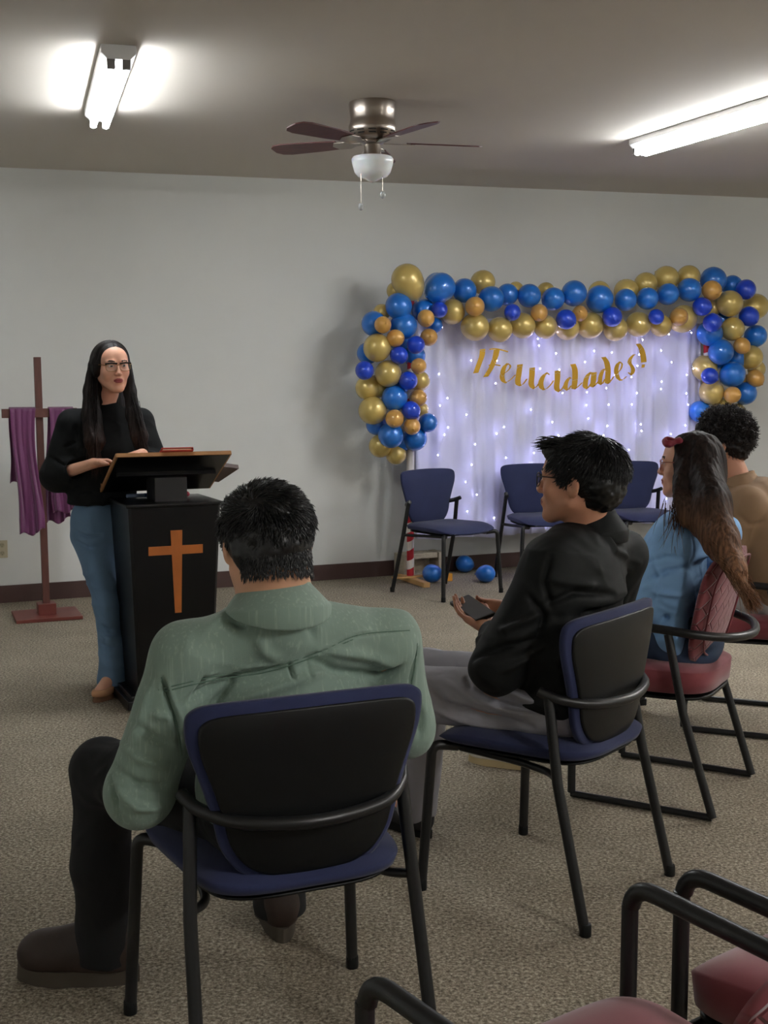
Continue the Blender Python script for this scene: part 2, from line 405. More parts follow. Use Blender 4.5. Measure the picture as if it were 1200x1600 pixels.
for k in range(5):
    a = math.radians(12 + 72 * k); Rz = Matrix.Rotation(a, 3, 'Z') @ Matrix.Rotation(math.radians(11), 3, 'X')
    mb = MB(); pl = [(.19, -.05), (.3, -.062), (.5, -.072), (.55, -.06), (.575, -.03), (.575, .03), (.55, .06), (.5, .072), (.3, .062), (.19, .05)]
    mb.prism(pl, -.003, .003, X=lambda p: Rz @ p + Vector((0, 0, -.198)))
    bl = mb.build('blade', M_CHERRY, fan, bevel=.001)
    mb = MB(); pl = [(.045, -.012), (.1, -.02), (.14, -.045), (.2, -.045), (.225, 0), (.2, .045), (.14, .045), (.1, .02), (.045, .012)]
    mb.prism(pl, -.008, -.0032, X=lambda p: Rz @ p + Vector((0, 0, -.198)))
    mb.build('blade_iron', M_NICKEL, bl, bevel=.001)
for (dx, dy, zb) in ((-.058, -.055, -.52), (.052, -.045, -.46)):
    mb = MB(); mb.tube([(dx * .8, dy * .9, -.25), (dx, dy, -.3 if dx > 0 else -.3), (dx, dy, zb)], .0013, 6); pc = mb.build('pull_chain', M_NICKEL, fan)
    mb = MB(); mb.lathe([(.003, .02), (.012, .014), (.016, 0), (.012, -.012), (.004, -.017)], (dx, dy, zb - .01), 16); mb.build('pull_bead', M_CLEAR, pc, smooth=True)

# ------------------------------------------------------------------ backdrop curtain, lights, frame
random.seed(4); rng = np.random.default_rng(7)
cl = onw(650, 600, .3); cr_ = onw(1098, 600, .3)
sL = (cl - WA).dot(WU); sR = (cr_ - WA).dot(WU)
hemz = onw(780, 834, .3).z; topz = onw(860, 500, .3).z
def curtain():
    nx, nz = 520, 30; V = []; Fc = []
    ph = rng.uniform(0, 6.28, 8)
    for j in range(nz + 1):
        v = j / nz; z = topz + (hemz - topz) * v
        for i in range(nx + 1):
            u_ = i / nx; s_ = sL + (sR - sL) * u_
            warp = s_ + .02 * math.sin(7 * s_ + ph[0] + v * .8)
            f = .5 + .5 * math.sin(warp * 34 + 1.2 * math.sin(warp * 5 + ph[1]))
            g = math.sin(warp * 71 + ph[2] + 1.5 * math.sin(warp * 9))
            amp = .018 + .028 * v
            t = .27 + amp * f ** 1.5 + .006 * g * (1 - .4 * v) + .012 * math.sin(s_ * 3 + ph[3]) + .004 * math.sin(v * 9 + s_ * 11)
            zz = z + (.008 * math.sin(s_ * 13 + ph[4]) if j == nz else 0) - v * .02 * math.sin(s_ * 2.2)
            V.append(wp(s_, t, zz))
    for j in range(nz):
        for i in range(nx):
            a = j * (nx + 1) + i; Fc.append((a, a + nx + 1, a + nx + 2, a + 1))
    me = frm(V, Fc, 'curtain'); o = link('backdrop_curtain', me, M_CURT)
    md = o.modifiers.new('s', 'SOLIDIFY'); md.thickness = .0015
    return tag(o, 'sheer white gathered curtain hanging behind the gold banner', 'curtain')
curtain()

fl = empty('fairy_lights', wp((sL + sR) / 2, .34, hemz), 0, 'strands of tiny bluish-white fairy lights hanging over the white curtain', 'string lights')
M_BULB = mat('fairy_bulb', (.9, .9, 1, 1), emit=((.52, .50, 1, 1), BULB_STRENGTH))
M_WIRE = mat('clear_wire', srgb(200, 205, 215), rough=.4)
mbb = MB(); mbb.lathe([(.001, .005), (.003, .003), (.0038, 0), (.003, -.003), (.001, -.005)], n=10)
bulb0 = None; nb = 0
for k in range(10):
    s_ = sL + .10 + (sR - sL - .16) * (k + .5) / 10 + random.uniform(-.05, .05); pts = []
    for q in range(15):
        z = topz + (hemz + .06 - topz) * (q + random.uniform(-.4, .4) * (0 < q < 14)) / 14
        pts.append(wp(s_ + random.uniform(-.06, .06) * (q > 0), .345 + random.uniform(-.004, .006), z))
    mw = MB(); mw.tube([p - fl.location for p in pts], .0006, 4); mw.build('wire', M_WIRE, fl)
    for q in range(1, 15):
        if nb >= 100: break
        if random.random() < .25: continue
        p = pts[q] - fl.location + WN * .004
        if bulb0 is None:
            bulb0 = mbb.build('bulb', M_BULB, fl, smooth=True); b_ = bulb0
        else:
            b_ = bulb0.copy(); COL.objects.link(b_); b_.parent = fl
        b_.location = p; nb += 1

# poles with tape, wood foot, concrete block
def pole(px, pyb, topy, label, lowz=0.0):
    b = onw(px, pyb, .34); b.z = lowz; top = onw(px + 2, topy, .34)
    t = empty('backdrop_pole', (b.x, b.y, 0), WALL_YAW, label, 'pole')
    mb = MB(); mb.tube([(0, 0, .03), (0, 0, top.z)], .026, 16); mb.build('pipe', M_TAPE, t, smooth=True)
    mb = MB(); mb.tube([(0, 0, .62), (0, 0, 1.12)], .0285, 16); mb.build('white_wrap', mat('white_paper', srgb(215, 210, 212), rough=.8, bump=(30, .3, .003)), t, smooth=True)
    mb = MB(); mb.box((.0, -.05, .018), (.05, .46, .036)); mb.build('wood_foot', M_PINE, t, bevel=.003)
    mb = MB(); mb.box((0, -.02, .042), (.30, .05, .012)); mb.build('cross_foot', M_PINE, t, bevel=.002)
    return b
pb = pole(641, 906, 470, 'red and white taped pole on a wooden foot at the left end of the curtain')
pole(1096, 846, 500, 'taped pole at the right end of the curtain, behind the seated audience')
blk = empty('concrete_block', (wp(0, 0) + WU * ((onw(655, 885, .12) - WA).dot(WU)) + WN * .13).to_tuple(), WALL_YAW + .08, 'pale hollow concrete block on the carpet behind the taped pole', 'concrete block')
mb = MB()
# hollow block lying with its opening towards the room
W_, H_, D_ = .36, .185, .16
mb.box((-W_ / 2 + .045, 0, H_ / 2), (.09, D_, H_)); mb.box((W_ / 2 - .03, 0, H_ / 2), (.06, D_, H_))
mb.box((0, 0, H_ - .02), (W_ - .14, D_ * .98, .04)); mb.box((0, 0, .018), (W_ - .14, D_ * .98, .036))
mb.build('block_body', M_CONCRETE, blk, bevel=.006)
mb = MB(); mb.box((.02, D_ / 2 - .012, H_ / 2), (W_ - .14, .02, H_ - .07)); mb.build('block_web', M_CONCRETE, blk)
ob = atz(701, 908, 0); b_ = MB(); b_.box((ob.x, ob.y, .03), (.05, .03, .055), .2)
b_.box((ob.x, ob.y - .0155, .03), (.012, .001, .02), .2)
tag(b_.build('small_box', mat('orange_card', srgb(216, 150, 50), rough=.6)), 'small orange-yellow carton on the carpet beside the concrete block', 'box')

# ------------------------------------------------------------------ balloons
def balloon_mesh(r, stretch=1.0, seed=0):
    """axis z, knot at -z"""
    prof = []
    for k in range(15):
        a = math.pi * k / 15.2
        rr = math.sin(a) * r; z = math.cos(a) * r * (1.0 if math.cos(a) > 0 else 1.14 * stretch)
        if math.cos(a) < -.55: rr *= 1 - .12 * (-.55 - math.cos(a)) / .45
        prof.append((max(rr, .0012), z))
    zb = prof[-1][1]
    kr = max(.006, r * .085)
    prof += [(kr * .6, zb - r * .03), (kr * .45, zb - r * .07), (kr * .95, zb - r * .12), (kr * .5, zb - r * .135)]
    mb = MB(); mb.lathe(prof, n=28); return mb
# (x, y, r_px, kind, layer, optional knot angle in the picture plane deg, stretch)
BL = [(618,455,14,'G',0),(636,437,25,'G',2,-62,1.25),(683,446,20,'B',0),(689,449,23,'B',2,-150,1.15),(726,454,19,'B',1),(755,441,19,'G',0),
(768,467,20,'B',2),(793,460,17,'B',1),(827,462,18.5,'B',2),(864.5,467,18,'B',2),(623,478.5,21,'B',2),(631,509,21,'B',2),(662,485,18,'B',1),
(686.5,484,12.5,'b',3),(665.5,497,13.5,'g',3),(680,508,12,'B',0),(584,505.5,19.5,'B',1),(597,488,13,'G',0),(598,507.5,13.3,'g',3),(617.5,528.5,13.7,'g',3),
(670,527,13.7,'g',2),(707,487,20,'G',1),(742,479,15.5,'g',3),(742.5,511,22,'G',2),(781,515,20,'G',2),(800.5,488,13,'b',3),(817,509,20,'G',2),
(842.5,488.5,13.5,'g',3),(852.5,511,18.5,'G',2),(589.5,543,22,'G',2),(649.5,539,14,'b',3),(623,555,14,'b',3),(648,556,17,'B',0),(575,552,17,'B',0),
(569.5,578.5,14.7,'b',2),(606.5,584,21,'G',2),(654,572,12.5,'g',3),(656,595.5,16,'G',1),(637.5,595,14.7,'b',3),(574,606,19,'G',0,0,1.25),(588,604,18,'G',0),
(616.5,622,20.5,'B',2),(653,622,13.5,'g',2),(642,641,14.5,'b',3),(583,641.5,22,'G',1),(659,640,11,'G',0),(616.8,654,14.3,'g',3),(643.5,666,13.5,'g',3),
(669,660.5,15,'B',2),(588,664,16,'B',0),(611,680.5,20,'B',2),(648,685,19.5,'B',1),(594,697,18,'G',0),(619,710,16,'G',0),
(897,458,20,'B',2),(937,467,21.5,'B',2),(936.5,456,17,'G',0),(884,499,15.5,'b',3),(906,490,12.5,'g',2),(887,513,18.5,'G',1),(923,508.5,20.5,'G',1),
(956.5,495,15.5,'b',3),(962,514,19,'G',1),(979,455,19,'G',0),(977.5,468.5,17.5,'B',2),(1011.5,466.5,17.5,'B',2),(1009,444,18.5,'G',0),
(998,507,19.5,'G',1),(1025,495,12,'b',3),(1033,509,17,'G',1),(1044,459.5,17,'B',2),(1042,435,19,'G',0),(1077.5,453,18.5,'B',2),(1076,433,18.5,'G',0),
(1068,498,21.5,'G',1),(1061,495,14,'g',2),(1115,438,20.5,'B',1),(1112,453.5,15.3,'g',3),(1144,446,16,'B',0),(1165.5,452,15.5,'b',2),(1096.6,479,14.5,'b',3),
(1114,480,14,'G',0),(1140.5,474.5,20.5,'G',2),(1181,479,20,'G',0,200,1.2),(1170,494,15.5,'b',2),(1113,504,14.8,'b',3),(1130,500,14,'B',0),
(1145,514,18.5,'G',2),(1109.5,521,20,'B',1),(1181,525,17.5,'B',1),(1159,540,12.8,'g',3),(1126.5,550,20,'B',2),(1173,558.5,19,'G',1),(1101,575,20,'G',0),
(1108.5,587.5,13,'b',3),(1145,584.7,20,'B',2),(1180,591,13.5,'g',2),(1182,577,14,'G',0),(1112,613,19.5,'G',1),(1164.6,614.5,18,'B',1),(1144,617,13,'g',3),
(1094,643.5,17,'B',0),(1130,641,18,'G',1),(1150,646,16,'G',0),(853,455,14,'G',0),(806,452,12,'G',0),(690,470,16,'B',0),(625,530,18,'B',0),(1120,560,18,'B',0),(1160,600,16,'G',0),(1150,560,18,'B',0),(628,690,16,'B',0),(620,600,20,'B',0)]
KIND = {'B': ('large pearl blue', M_BBLUE), 'b': ('small deep blue', M_BDEEP), 'G': ('large pearl gold', M_BGOLD), 'g': ('small ochre gold', M_BOCHRE)}
def region(x, y):
    if x < 680 and not (y < 470 and x > 670): return 0
    if x > 1090: return 2
    return 1
RN = ['left column of the garland, counted from the top', 'top row of the garland, counted from the left', 'right column of the garland, counted from the top']
GN = ['balloons in the left column of the garland', 'balloons along the top of the garland', 'balloons in the right column of the garland']
ORD = ['first', 'second', 'third', 'fourth', 'fifth', 'sixth', 'seventh', 'eighth', 'ninth', 'tenth', 'eleventh', 'twelfth', 'thirteenth', 'fourteenth', 'fifteenth', 'sixteenth', 'seventeenth', 'eighteenth', 'nineteenth', 'twentieth']
cnt = {}
keyf = lambda b: (region(b[0], b[1]), b[3], b[0] if region(b[0], b[1]) == 1 else b[1])
for b in sorted(BL, key=keyf):
    x, y, rp, k, lay = b[:5]; off = .33 + .065 * lay
    P = onw(x, y, off); dep = P.y * _c - (P.z - CAM_H) * _s; r = rp / F_PX * dep
    mb = balloon_mesh(r, b[6] if len(b) > 6 else 1.0)
    o = mb.build('balloon', KIND[k][1], smooth=True, auto=False)
    if len(b) > 5:
        a = math.radians(b[5]); d = (WU * math.cos(a) + Vector((0, 0, 1)) * math.sin(a)) * .97 + WN * .1
    elif k in 'bg':
        d = WN * .8 + WU * random.uniform(-.5, .5) + Vector((0, 0, random.uniform(-.7, .2)))
    else:
        d = -WN * .8 + WU * random.uniform(-.5, .5) + Vector((0, 0, random.uniform(-.5, .5)))
    o.rotation_mode = 'QUATERNION'; o.rotation_quaternion = (-d).to_track_quat('Z', 'Y'); o.location = P
    o.rotation_mode = 'XYZ'
    rg = region(x, y); i = cnt.get((rg, k), 0); cnt[(rg, k)] = i + 1
    tag(o, ORD[i] + ' ' + KIND[k][0] + ' balloon in the ' + RN[rg], 'balloon', GN[rg])
for (x, y, rp, lab, ang) in ((674, 897, 14.5, 'blue balloon on the carpet beside the foot of the taped pole', -10), (725, 882, 13.5, 'blue balloon on the carpet against the baseboard below the curtain', -30), (760, 897.5, 14, 'blue balloon on the carpet behind the right leg of the first wall chair', 190)):
    P = atz(x, y + rp, 0); dep = P.y * _c + (CAM_H) * _s; r = rp / F_PX * dep
    P = atz(x, y + rp * .9, 0); mb = balloon_mesh(r, 1.1); o = mb.build('balloon', M_BBLUE, smooth=True, auto=False)
    a = math.radians(ang); d = Vector((math.cos(a), .3, math.sin(a) * .5)); o.rotation_euler = (-d).to_track_quat('Z', 'Y').to_euler(); o.location = (P.x, P.y, r * 1.0)
    tag(o, lab, 'balloon', 'blue balloons on the carpet')

# ------------------------------------------------------------------ banner (calligraphic letters on a string)
def stroke(path, wmax, wmin=.12, nib=math.radians(25)):
    """broad-nib stroke outline from a 2D path"""
    P = catmull([(p[0], p[1], 0) for p in path], 6); Lf = []; Rt = []
    for i, p in enumerate(P):
        t = (P[min(i + 1, len(P) - 1)] - P[max(i - 1, 0)]).normalized()
        down = abs(t.y)
        wv = wmin + (wmax - wmin) * (down ** 1.2 if t.y < 0 else .15 * down)
        nrm = Vector((1, .12, 0)) if abs(t.x) < .9 else Vector((-t.y, t.x, 0))
        Lf.append(p - nrm * wv / 2); Rt.append(p + nrm * wv / 2)
    return Lf, Rt
# each letter in photo pixels (crop 3.87x, origin 720,530): strokes as (points, width)
cp = lambda pts: [(720 + x / 3.87, 530 + y / 3.87) for x, y in pts]
LET = [
 ('letter_inverted_exclamation', [([(132,60),(128,100),(110,150),(90,205)], 28)]),
 ('letter_f', [([(218,62),(208,110),(185,170),(150,228)], 30), ([(172,62),(210,58),(250,66),(286,76)], 9), ([(168,158),(200,154),(240,160)], 9)]),
 ('letter_e', [([(250,215),(285,190),(300,165),(288,150),(268,160),(254,195),(250,235),(268,262),(300,245),(330,215)], 24)]),
 ('letter_l', [([(358,152),(352,200),(345,250),(352,278),(375,272),(400,240)], 28)]),
 ('letter_i', [([(432,172),(430,220),(426,270),(440,296),(460,285),(480,255)], 28)]),
 ('letter_c', [([(535,215),(520,205),(498,225),(484,262),(490,295),(510,303),(540,280),(560,250)], 26)]),
 ('letter_i', [([(585,190),(584,240),(580,290),(592,315),(612,300),(630,270)], 28)]),
 ('letter_d', [([(668,238),(655,235),(638,262),(634,295),(648,306),(668,280)], 22), ([(678,150),(690,190),(690,250),(686,298),(705,290),(735,262)], 28)]),
 ('letter_a', [([(800,205),(780,205),(760,235),(752,280),(765,298),(785,270)], 26), ([(805,200),(802,245),(798,285),(815,275),(835,250)], 28)]),
 ('letter_d', [([(872,178),(858,190),(845,225),(842,265),(855,270),(872,240)], 22), ([(862,108),(882,140),(890,190),(888,245),(890,266),(908,250),(925,225)], 28)]),
 ('letter_e', [([(945,205),(968,180),(975,150),(960,140),(945,160),(940,200),(955,240),(978,245),(1002,225)], 22)]),
 ('letter_s', [([(1050,92),(1030,110),(1020,140),(1035,165),(1042,190),(1030,214),(1012,200)], 20)]),
 ('letter_exclamation', [([(1072,28),(1092,60),(1104,110),(1106,140)], 28), ([(1104,152),(1103,162),(1101,172)], 16)]),
]
ban0 = onw(870, 560, .40)
ban = empty('felicidades_banner', ban0, 0, 'shiny gold script lettered banner strung across the white curtain', 'banner')
sp = []
for li, (nm, sts) in enumerate(LET):
    mb = MB(); mirror = random.uniform(-.18, .18)
    for pts, wd in sts:
        P2 = cp(pts); Lf, Rt = stroke([(x, -y) for x, y in P2], wd * 1.22 / 3.87, 1.9)
        V = []; n = len(Lf)
        for off in (.398, .402):
            for a, b in zip(Lf, Rt):
                for q in (a, b):
                    tw = (q.x - P2[0][0]) * .0016 * mirror
                    V.append(onw(q.x, -q.y, off + tw) - ban0)
        Fc = []
        for lay in (0, 1):
            for i in range(n - 1):
                a = lay * 2 * n + 2 * i; Fc.append((a, a + 1, a + 3, a + 2))
        for i in range(n - 1):
            for e in (0, 1):
                a = 2 * i + e; Fc.append((a, a + 2, a + 2 + 2 * n, a + 2 * n))
        Fc.append((0, 1, 2 * n + 1, 2 * n)); a = 2 * (n - 1); Fc.append((a, a + 1, a + 1 + 2 * n, a + 2 * n))
        mb.add(V, Fc)
    mb.build(nm, M_FOIL, ban)
    sp.append(onw(P2[0][0], cp(sts[0][0])[0][1] + 3, .403) - ban0)
mb = MB(); mb.tube([onw(700, 535, .403) - ban0] + sp + [onw(1040, 500, .403) - ban0], .0009, 5); mb.build('string', M_WIRE, ban)

# ------------------------------------------------------------------ chairs
def polar_pad(outline, cx, cy, front, back, n_r=9, edge=6):
    """outline: list of (a,b); front(a,b,r)->3D, back(...)->3D ; closed pad"""
    V = []; Fc = []; n = len(outline); rs = [((k / n_r)) for k in range(1, n_r + 1)]
    rs = [1 - (1 - r) ** 1.7 for r in rs]
    V.append(front(cx, cy, 0))
    for r in rs:
        for (a, b) in outline: V.append(front(cx + (a - cx) * r, cy + (b - cy) * r, r))
    fo = len(V); V.append(back(cx, cy, 0))
    for r in rs:
        for (a, b) in outline: V.append(back(cx + (a - cx) * r, cy + (b - cy) * r, r))
    for base, fl_ in ((0, False), (fo, True)):
        for k in range(n):
            k2 = (k + 1) % n; q = (base, base + 1 + k, base + 1 + k2); Fc.append(q[::-1] if fl_ else q)
            for i in range(n_r - 1):
                a = base + 1 + i * n; q = (a + k, a + n + k, a + n + k2, a + k2); Fc.append(q[::-1] if fl_ else q)
    a = 1 + (n_r - 1) * n; b = fo + 1 + (n_r - 1) * n
    for k in range(n):
        k2 = (k + 1) % n; Fc.append((a + k, b + k, b + k2, a + k2))
    return V, Fc
def mirror_outline(half, n=5):
    full = half + [(-x, z) for x, z in half[::-1] if x > 1e-6]
    return [(p.x, p.y) for p in catmull([(x, z, 0) for x, z in full], n, closed=True)]
BACK_HALF = [(0, .462), (.09, .466), (.150, .492), (.188, .545), (.206, .615), (.230, .69), (.254, .76), (.260, .81), (.250, .838), (.208, .852), (.09, .857), (0, .858)]
def back_surf(x, z, off):
    """point of the backrest reference surface, off = forward offset"""
    y = -.180 - (z - .45) * .07 + .45 * x * x - .06 * max(0, z - .8)
    return Vector((x, y + off, z))
SEAT_HALF = [(0, -.225), (.12, -.222), (.195, -.19), (.228, -.12), (.242, 0), (.255, .12), (.256, .20), (.222, .252), (.11, .274), (0, .280)]
def seat_z(x, y, r):
    return .505 - .03 * max(0, (y - .12) / .15) ** 2 + .010 * (abs(x) / .24) ** 2 - .008
def blue_chair(name, loc, yaw, label, group):
    t = empty(name, (loc[0], loc[1], 0), yaw, label, 'chair', group)
    out = mirror_outline(BACK_HALF)
    V, Fc = polar_pad(out, 0, .68, lambda a, b, r: back_surf(a, b, .032 - .026 * r ** 5), lambda a, b, r: back_surf(a, b, -.022 + .012 * r ** 8))
    mb = MB(); mb.add(V, Fc); mb.build('backrest', M_NAVY, t, smooth=True, auto=False)
    V, Fc = polar_pad([(a * .915, .675 + (b - .68) * .90) for a, b in out], 0, .68, lambda a, b, r: back_surf(a, b, -.012), lambda a, b, r: back_surf(a, b, -.032 + .009 * r ** 6))
    mb = MB(); mb.add(V, Fc); mb.build('back_shell', M_BLACKPL, t, smooth=True, auto=False)
    out = mirror_outline(SEAT_HALF)
    V, Fc = polar_pad(out, 0, .02, lambda a, b, r: Vector((a, b, seat_z(a, b, r) - .03 * r ** 7)), lambda a, b, r: Vector((a * .97, b * .97, .437 + .015 * r ** 4)))
    mb = MB(); mb.add(V, Fc); mb.build('seat', M_NAVY, t, smooth=True, auto=False)
    V, Fc = polar_pad([(a * .9, b * .9) for a, b in out], 0, .02, lambda a, b, r: Vector((a, b, .44)), lambda a, b, r: Vector((a, b, .424 + .01 * r ** 5)))
    mb = MB(); mb.add(V, Fc); mb.build('seat_pan', M_BLACKPL, t, smooth=True, auto=False)
    # back rail wrapping behind the backrest
    pts = catmull([(-.250, -.098, .648), (-.242, -.12, .638), (-.220, -.16, .624), (-.15, -.222, .610), (0, -.254, .604), (.15, -.222, .610), (.220, -.16, .624), (.242, -.12, .638), (.250, -.098, .648)], 6)
    mb = MB(); mb.tube(pts, [.006] + [.0145] * (len(pts) - 2) + [.006], 12, flat=1.0); mb.build('back_rail', M_BLACKMETAL, t, smooth=True)
    for sx in (-1, 1):
        mb = MB(); mb.tube([(sx * .238, -.125, .632), (sx * .252, -.165, .40), (sx * .262, -.262, .012)], .0148, 12)
        l = mb.build('leg', M_BLACKMETAL, t, smooth=True)
        mb = MB(); mb.lathe([(.0155, 0), (.0165, .004), (.016, .03), (.0145, .034)], (sx * .2622, -.264, 0), 14); mb.build('foot_glide', M_BLACKPL, l, smooth=True)
        P = fillet([(sx * .285, .268, .012), (sx * .264, .246, .438), (sx * .20, .20, .427)], .03)
        mb = MB(); mb.tube(P, .0148, 12); l = mb.build('leg', M_BLACKMETAL, t, smooth=True)
        mb = MB(); mb.lathe([(.0155, 0), (.0165, .004), (.016, .03), (.0145, .034)], (sx * .2852, .268, 0), 14); mb.build('foot_glide', M_BLACKPL, l, smooth=True)
        P = fillet([(sx * .20, .19, .424), (sx * .185, .0, .414), (sx * .20, -.11, .408), (sx * .258, -.163, .415)], .06)
        mb = MB(); mb.tube(P, .0105, 10); mb.build('side_rail', M_BLACKMETAL, t, smooth=True)
    return t
def yaw_to(fx, fy):  # local +y -> (fx,fy)
    return math.atan2(-fx, fy)
Q = 'navy blue stacking chair '
G1 = 'navy blue chairs along the back wall'; G2 = 'occupied chairs in the audience'
C1 = (-.232, 2.69); Y1 = yaw_to(-.409, .913)
C2 = (.497, 3.60); Y2 = yaw_to(-.79, .615)
blue_chair('stacking_chair', C1, Y1, Q + 'seen from behind under the man in the green shirt', G2)
blue_chair('stacking_chair', C2, Y2, Q + 'under the man in the black shirt holding a phone', G2)
blue_chair('stacking_chair', (.43, 8.66), yaw_to(.67, -.74), Q + 'standing empty in front of the taped pole at the left', G1)
blue_chair('stacking_chair', (1.17, 9.17), yaw_to(.30, -.95), Q + 'standing empty, second from the left at the back wall', G1)
blue_chair('stacking_chair', (1.95, 9.45), yaw_to(.34, -.94), Q + 'standing empty, third from the left at the back wall', G1)

def mback(x, z, off):
    return Vector((x, -.160 - (z - .50) * .24 + .40 * x * x - .05 * max(0, z - .8) + off, z))
MBACK_HALF = [(0, .50), (.10, .505), (.17, .535), (.205, .60), (.222, .68), (.232, .77), (.228, .84), (.19, .885), (.10, .902), (0, .905)]
def maroon_chair(name, loc, yaw, label, group, ext=0.0):
    t = empty(name, (loc[0], loc[1], 0), yaw, label, 'chair', group)
    out = mirror_outline(MBACK_HALF)
    V, Fc = polar_pad(out, 0, .70, lambda a, b, r: mback(a, b, .040 - .030 * r ** 5 - ext), lambda a, b, r: mback(a, b, -.030 + .026 * r ** 5 - ext))
    mb = MB(); mb.add(V, Fc); bk = mb.build('backrest', M_MAROON, t, smooth=True, auto=False)
    V = [mback(a * .86, .70 + (b - .70) * .86, -.0275 - ext) for a, b in out]
    mb = MB(); mb.tube(V + [V[0]], .004, 6); mb.build('piping', M_MAROONP, bk, smooth=True)
    out = mirror_outline(SEAT_HALF)
    V, Fc = polar_pad(out, 0, .02, lambda a, b, r: Vector((a, b, seat_z(a, b, r) + .012 - .03 * r ** 7)), lambda a, b, r: Vector((a * .98, b * .98, .395 + .02 * r ** 4)))
    mb = MB(); mb.add(V, Fc); mb.build('seat', M_MAROONP, t, smooth=True, auto=False)
    V, Fc = polar_pad([(a * .95, b * .95) for a, b in out], 0, .02, lambda a, b, r: Vector((a, b, .40)), lambda a, b, r: Vector((a, b, .378 + .012 * r ** 5)))
    mb = MB(); mb.add(V, Fc); mb.build('seat_pan', M_BLACKPL, t, smooth=True, auto=False)
    arc = catmull([(-.268, -.05, .645), (-.262, -.12, .640), (-.235, -.20, .630), (-.16, -.285, .618), (0, -.325, .61), (.16, -.285, .618), (.235, -.20, .630), (.262, -.12, .640), (.268, -.05, .645)], 6)
    arc = [Vector((p.x, p.y - ext, p.z)) for p in arc]
    L1 = fillet([(-.275, .24, .012), (-.272, .235, .665), (-.268, -.05 - ext, .645)], .055); R1 = [Vector((-p.x, p.y, p.z)) for p in L1][::-1]
    pts = L1[8:] if False else L1[-2:] + arc[1:-1] + R1[:2]
    # arm rail: from the front bend of one arm round the back to the other
    bend = [p for p in L1 if p.z > .55][1:]
    pts = bend[:-1] + arc + [Vector((-p.x, p.y, p.z)) for p in bend[:-1]][::-1]
    mb = MB(); mb.tube(pts, .0155, 12); mb.build('arm_rail', M_BLACKMETAL, t, smooth=True)
    for sx in (-1, 1):
        mb = MB(); mb.tube([(sx * .272, .2365, .02), (sx * .2735, .237, bend[0].z)], .0145, 12); mb.build('leg', M_BLACKMETAL, t, smooth=True)
        mb = MB(); mb.tube([(sx * .262, -.10 - ext, .628), (sx * .266, -.16 - ext, .36), (sx * .272, -.272 - ext, .014)], .0150, 12); mb.build('leg', M_BLACKMETAL, t, smooth=True)
        mb = MB(); mb.tube([(sx * .272, .237, .014), (sx * .272, -.27 - ext, .014)], .012, 10); mb.build('floor_runner', M_BLACKMETAL, t, smooth=True)
        P = [(sx * .273, .236, .37), (sx * .18, .22, .385)]
        mb = MB(); mb.tube(P, .011, 10); mb.build('seat_bracket', M_BLACKMETAL, t, smooth=True)
        mb = MB(); mb.tube([(sx * .266, -.158, .37), (sx * .17, -.14, .388)], .011, 10); mb.build('seat_bracket', M_BLACKMETAL, t, smooth=True)
    return t
QM = 'maroon sled-base armchair '
C3 = (1.155 - .0, 4.475); Y3 = yaw_to(-.867, .497)
C3 = (((1.117 + 1.379) / 2 - .867 * .27), (4.108 + 4.565) / 2 + .497 * .27)
C4 = (1.60, 5.36); Y4 = yaw_to(-.925, .38)
maroon_chair('armchair', C3, Y3, QM + 'under the woman in the denim shirt', G2)
maroon_chair('armchair', C4, Y4, QM + 'under the man in the tan shirt at the right edge', G2)
G3 = 'empty maroon chairs nearest the viewer'
CB = (.19 + .6 * .24, 1.838 - .8 * .24)
maroon_chair('armchair', (CB[0], CB[1]), yaw_to(-.60, .80), QM + 'nearest the viewer at the bottom edge, its arms in view', G3, .14)
CD = (.509 + .8 * .272 + .6 * .24, 2.056 + .6 * .272 - .8 * .24)
maroon_chair('armchair', CD, yaw_to(-.60, .80), QM + 'empty at the bottom right corner', G3, .13)

# ------------------------------------------------------------------ lectern
lc = Vector((-1.152, 5.488, 0)) + WU * .235 - WN * .203   # centre of the base plate
LE = empty('lectern', lc, WALL_YAW, 'black tapered wooden lectern with an orange cross inlaid on its front', 'lectern')
mb = MB(); mb.box((0, 0, .03), (.47, .42, .04)); mb.box((0, 0, .058), (.43, .38, .02)); mb.build('base_plate', M_LECT, LE, bevel=.004)
mb = MB(); Wt, Dt, Wb, Db, zt, zb = .424, .40, .35, .33, .925, .066
def ring(wd, dp, z, c=.012):
    a, b = wd / 2, dp / 2; return [(-a + c, -b, z), (a - c, -b, z), (a, -b + c, z), (a, b - c, z), (a - c, b, z), (-a + c, b, z), (-a, b - c, z), (-a, -b + c, z)]
V = ring(Wb, Db, zb) + ring(Wt, Dt, zt); Fc = [tuple(range(8))[::-1], tuple(range(8, 16))] + [(i, (i + 1) % 8, (i + 1) % 8 + 8, i + 8) for i in range(8)]
mb.add(V, Fc, 0)
body = mb.build('body', M_LECT, LE)
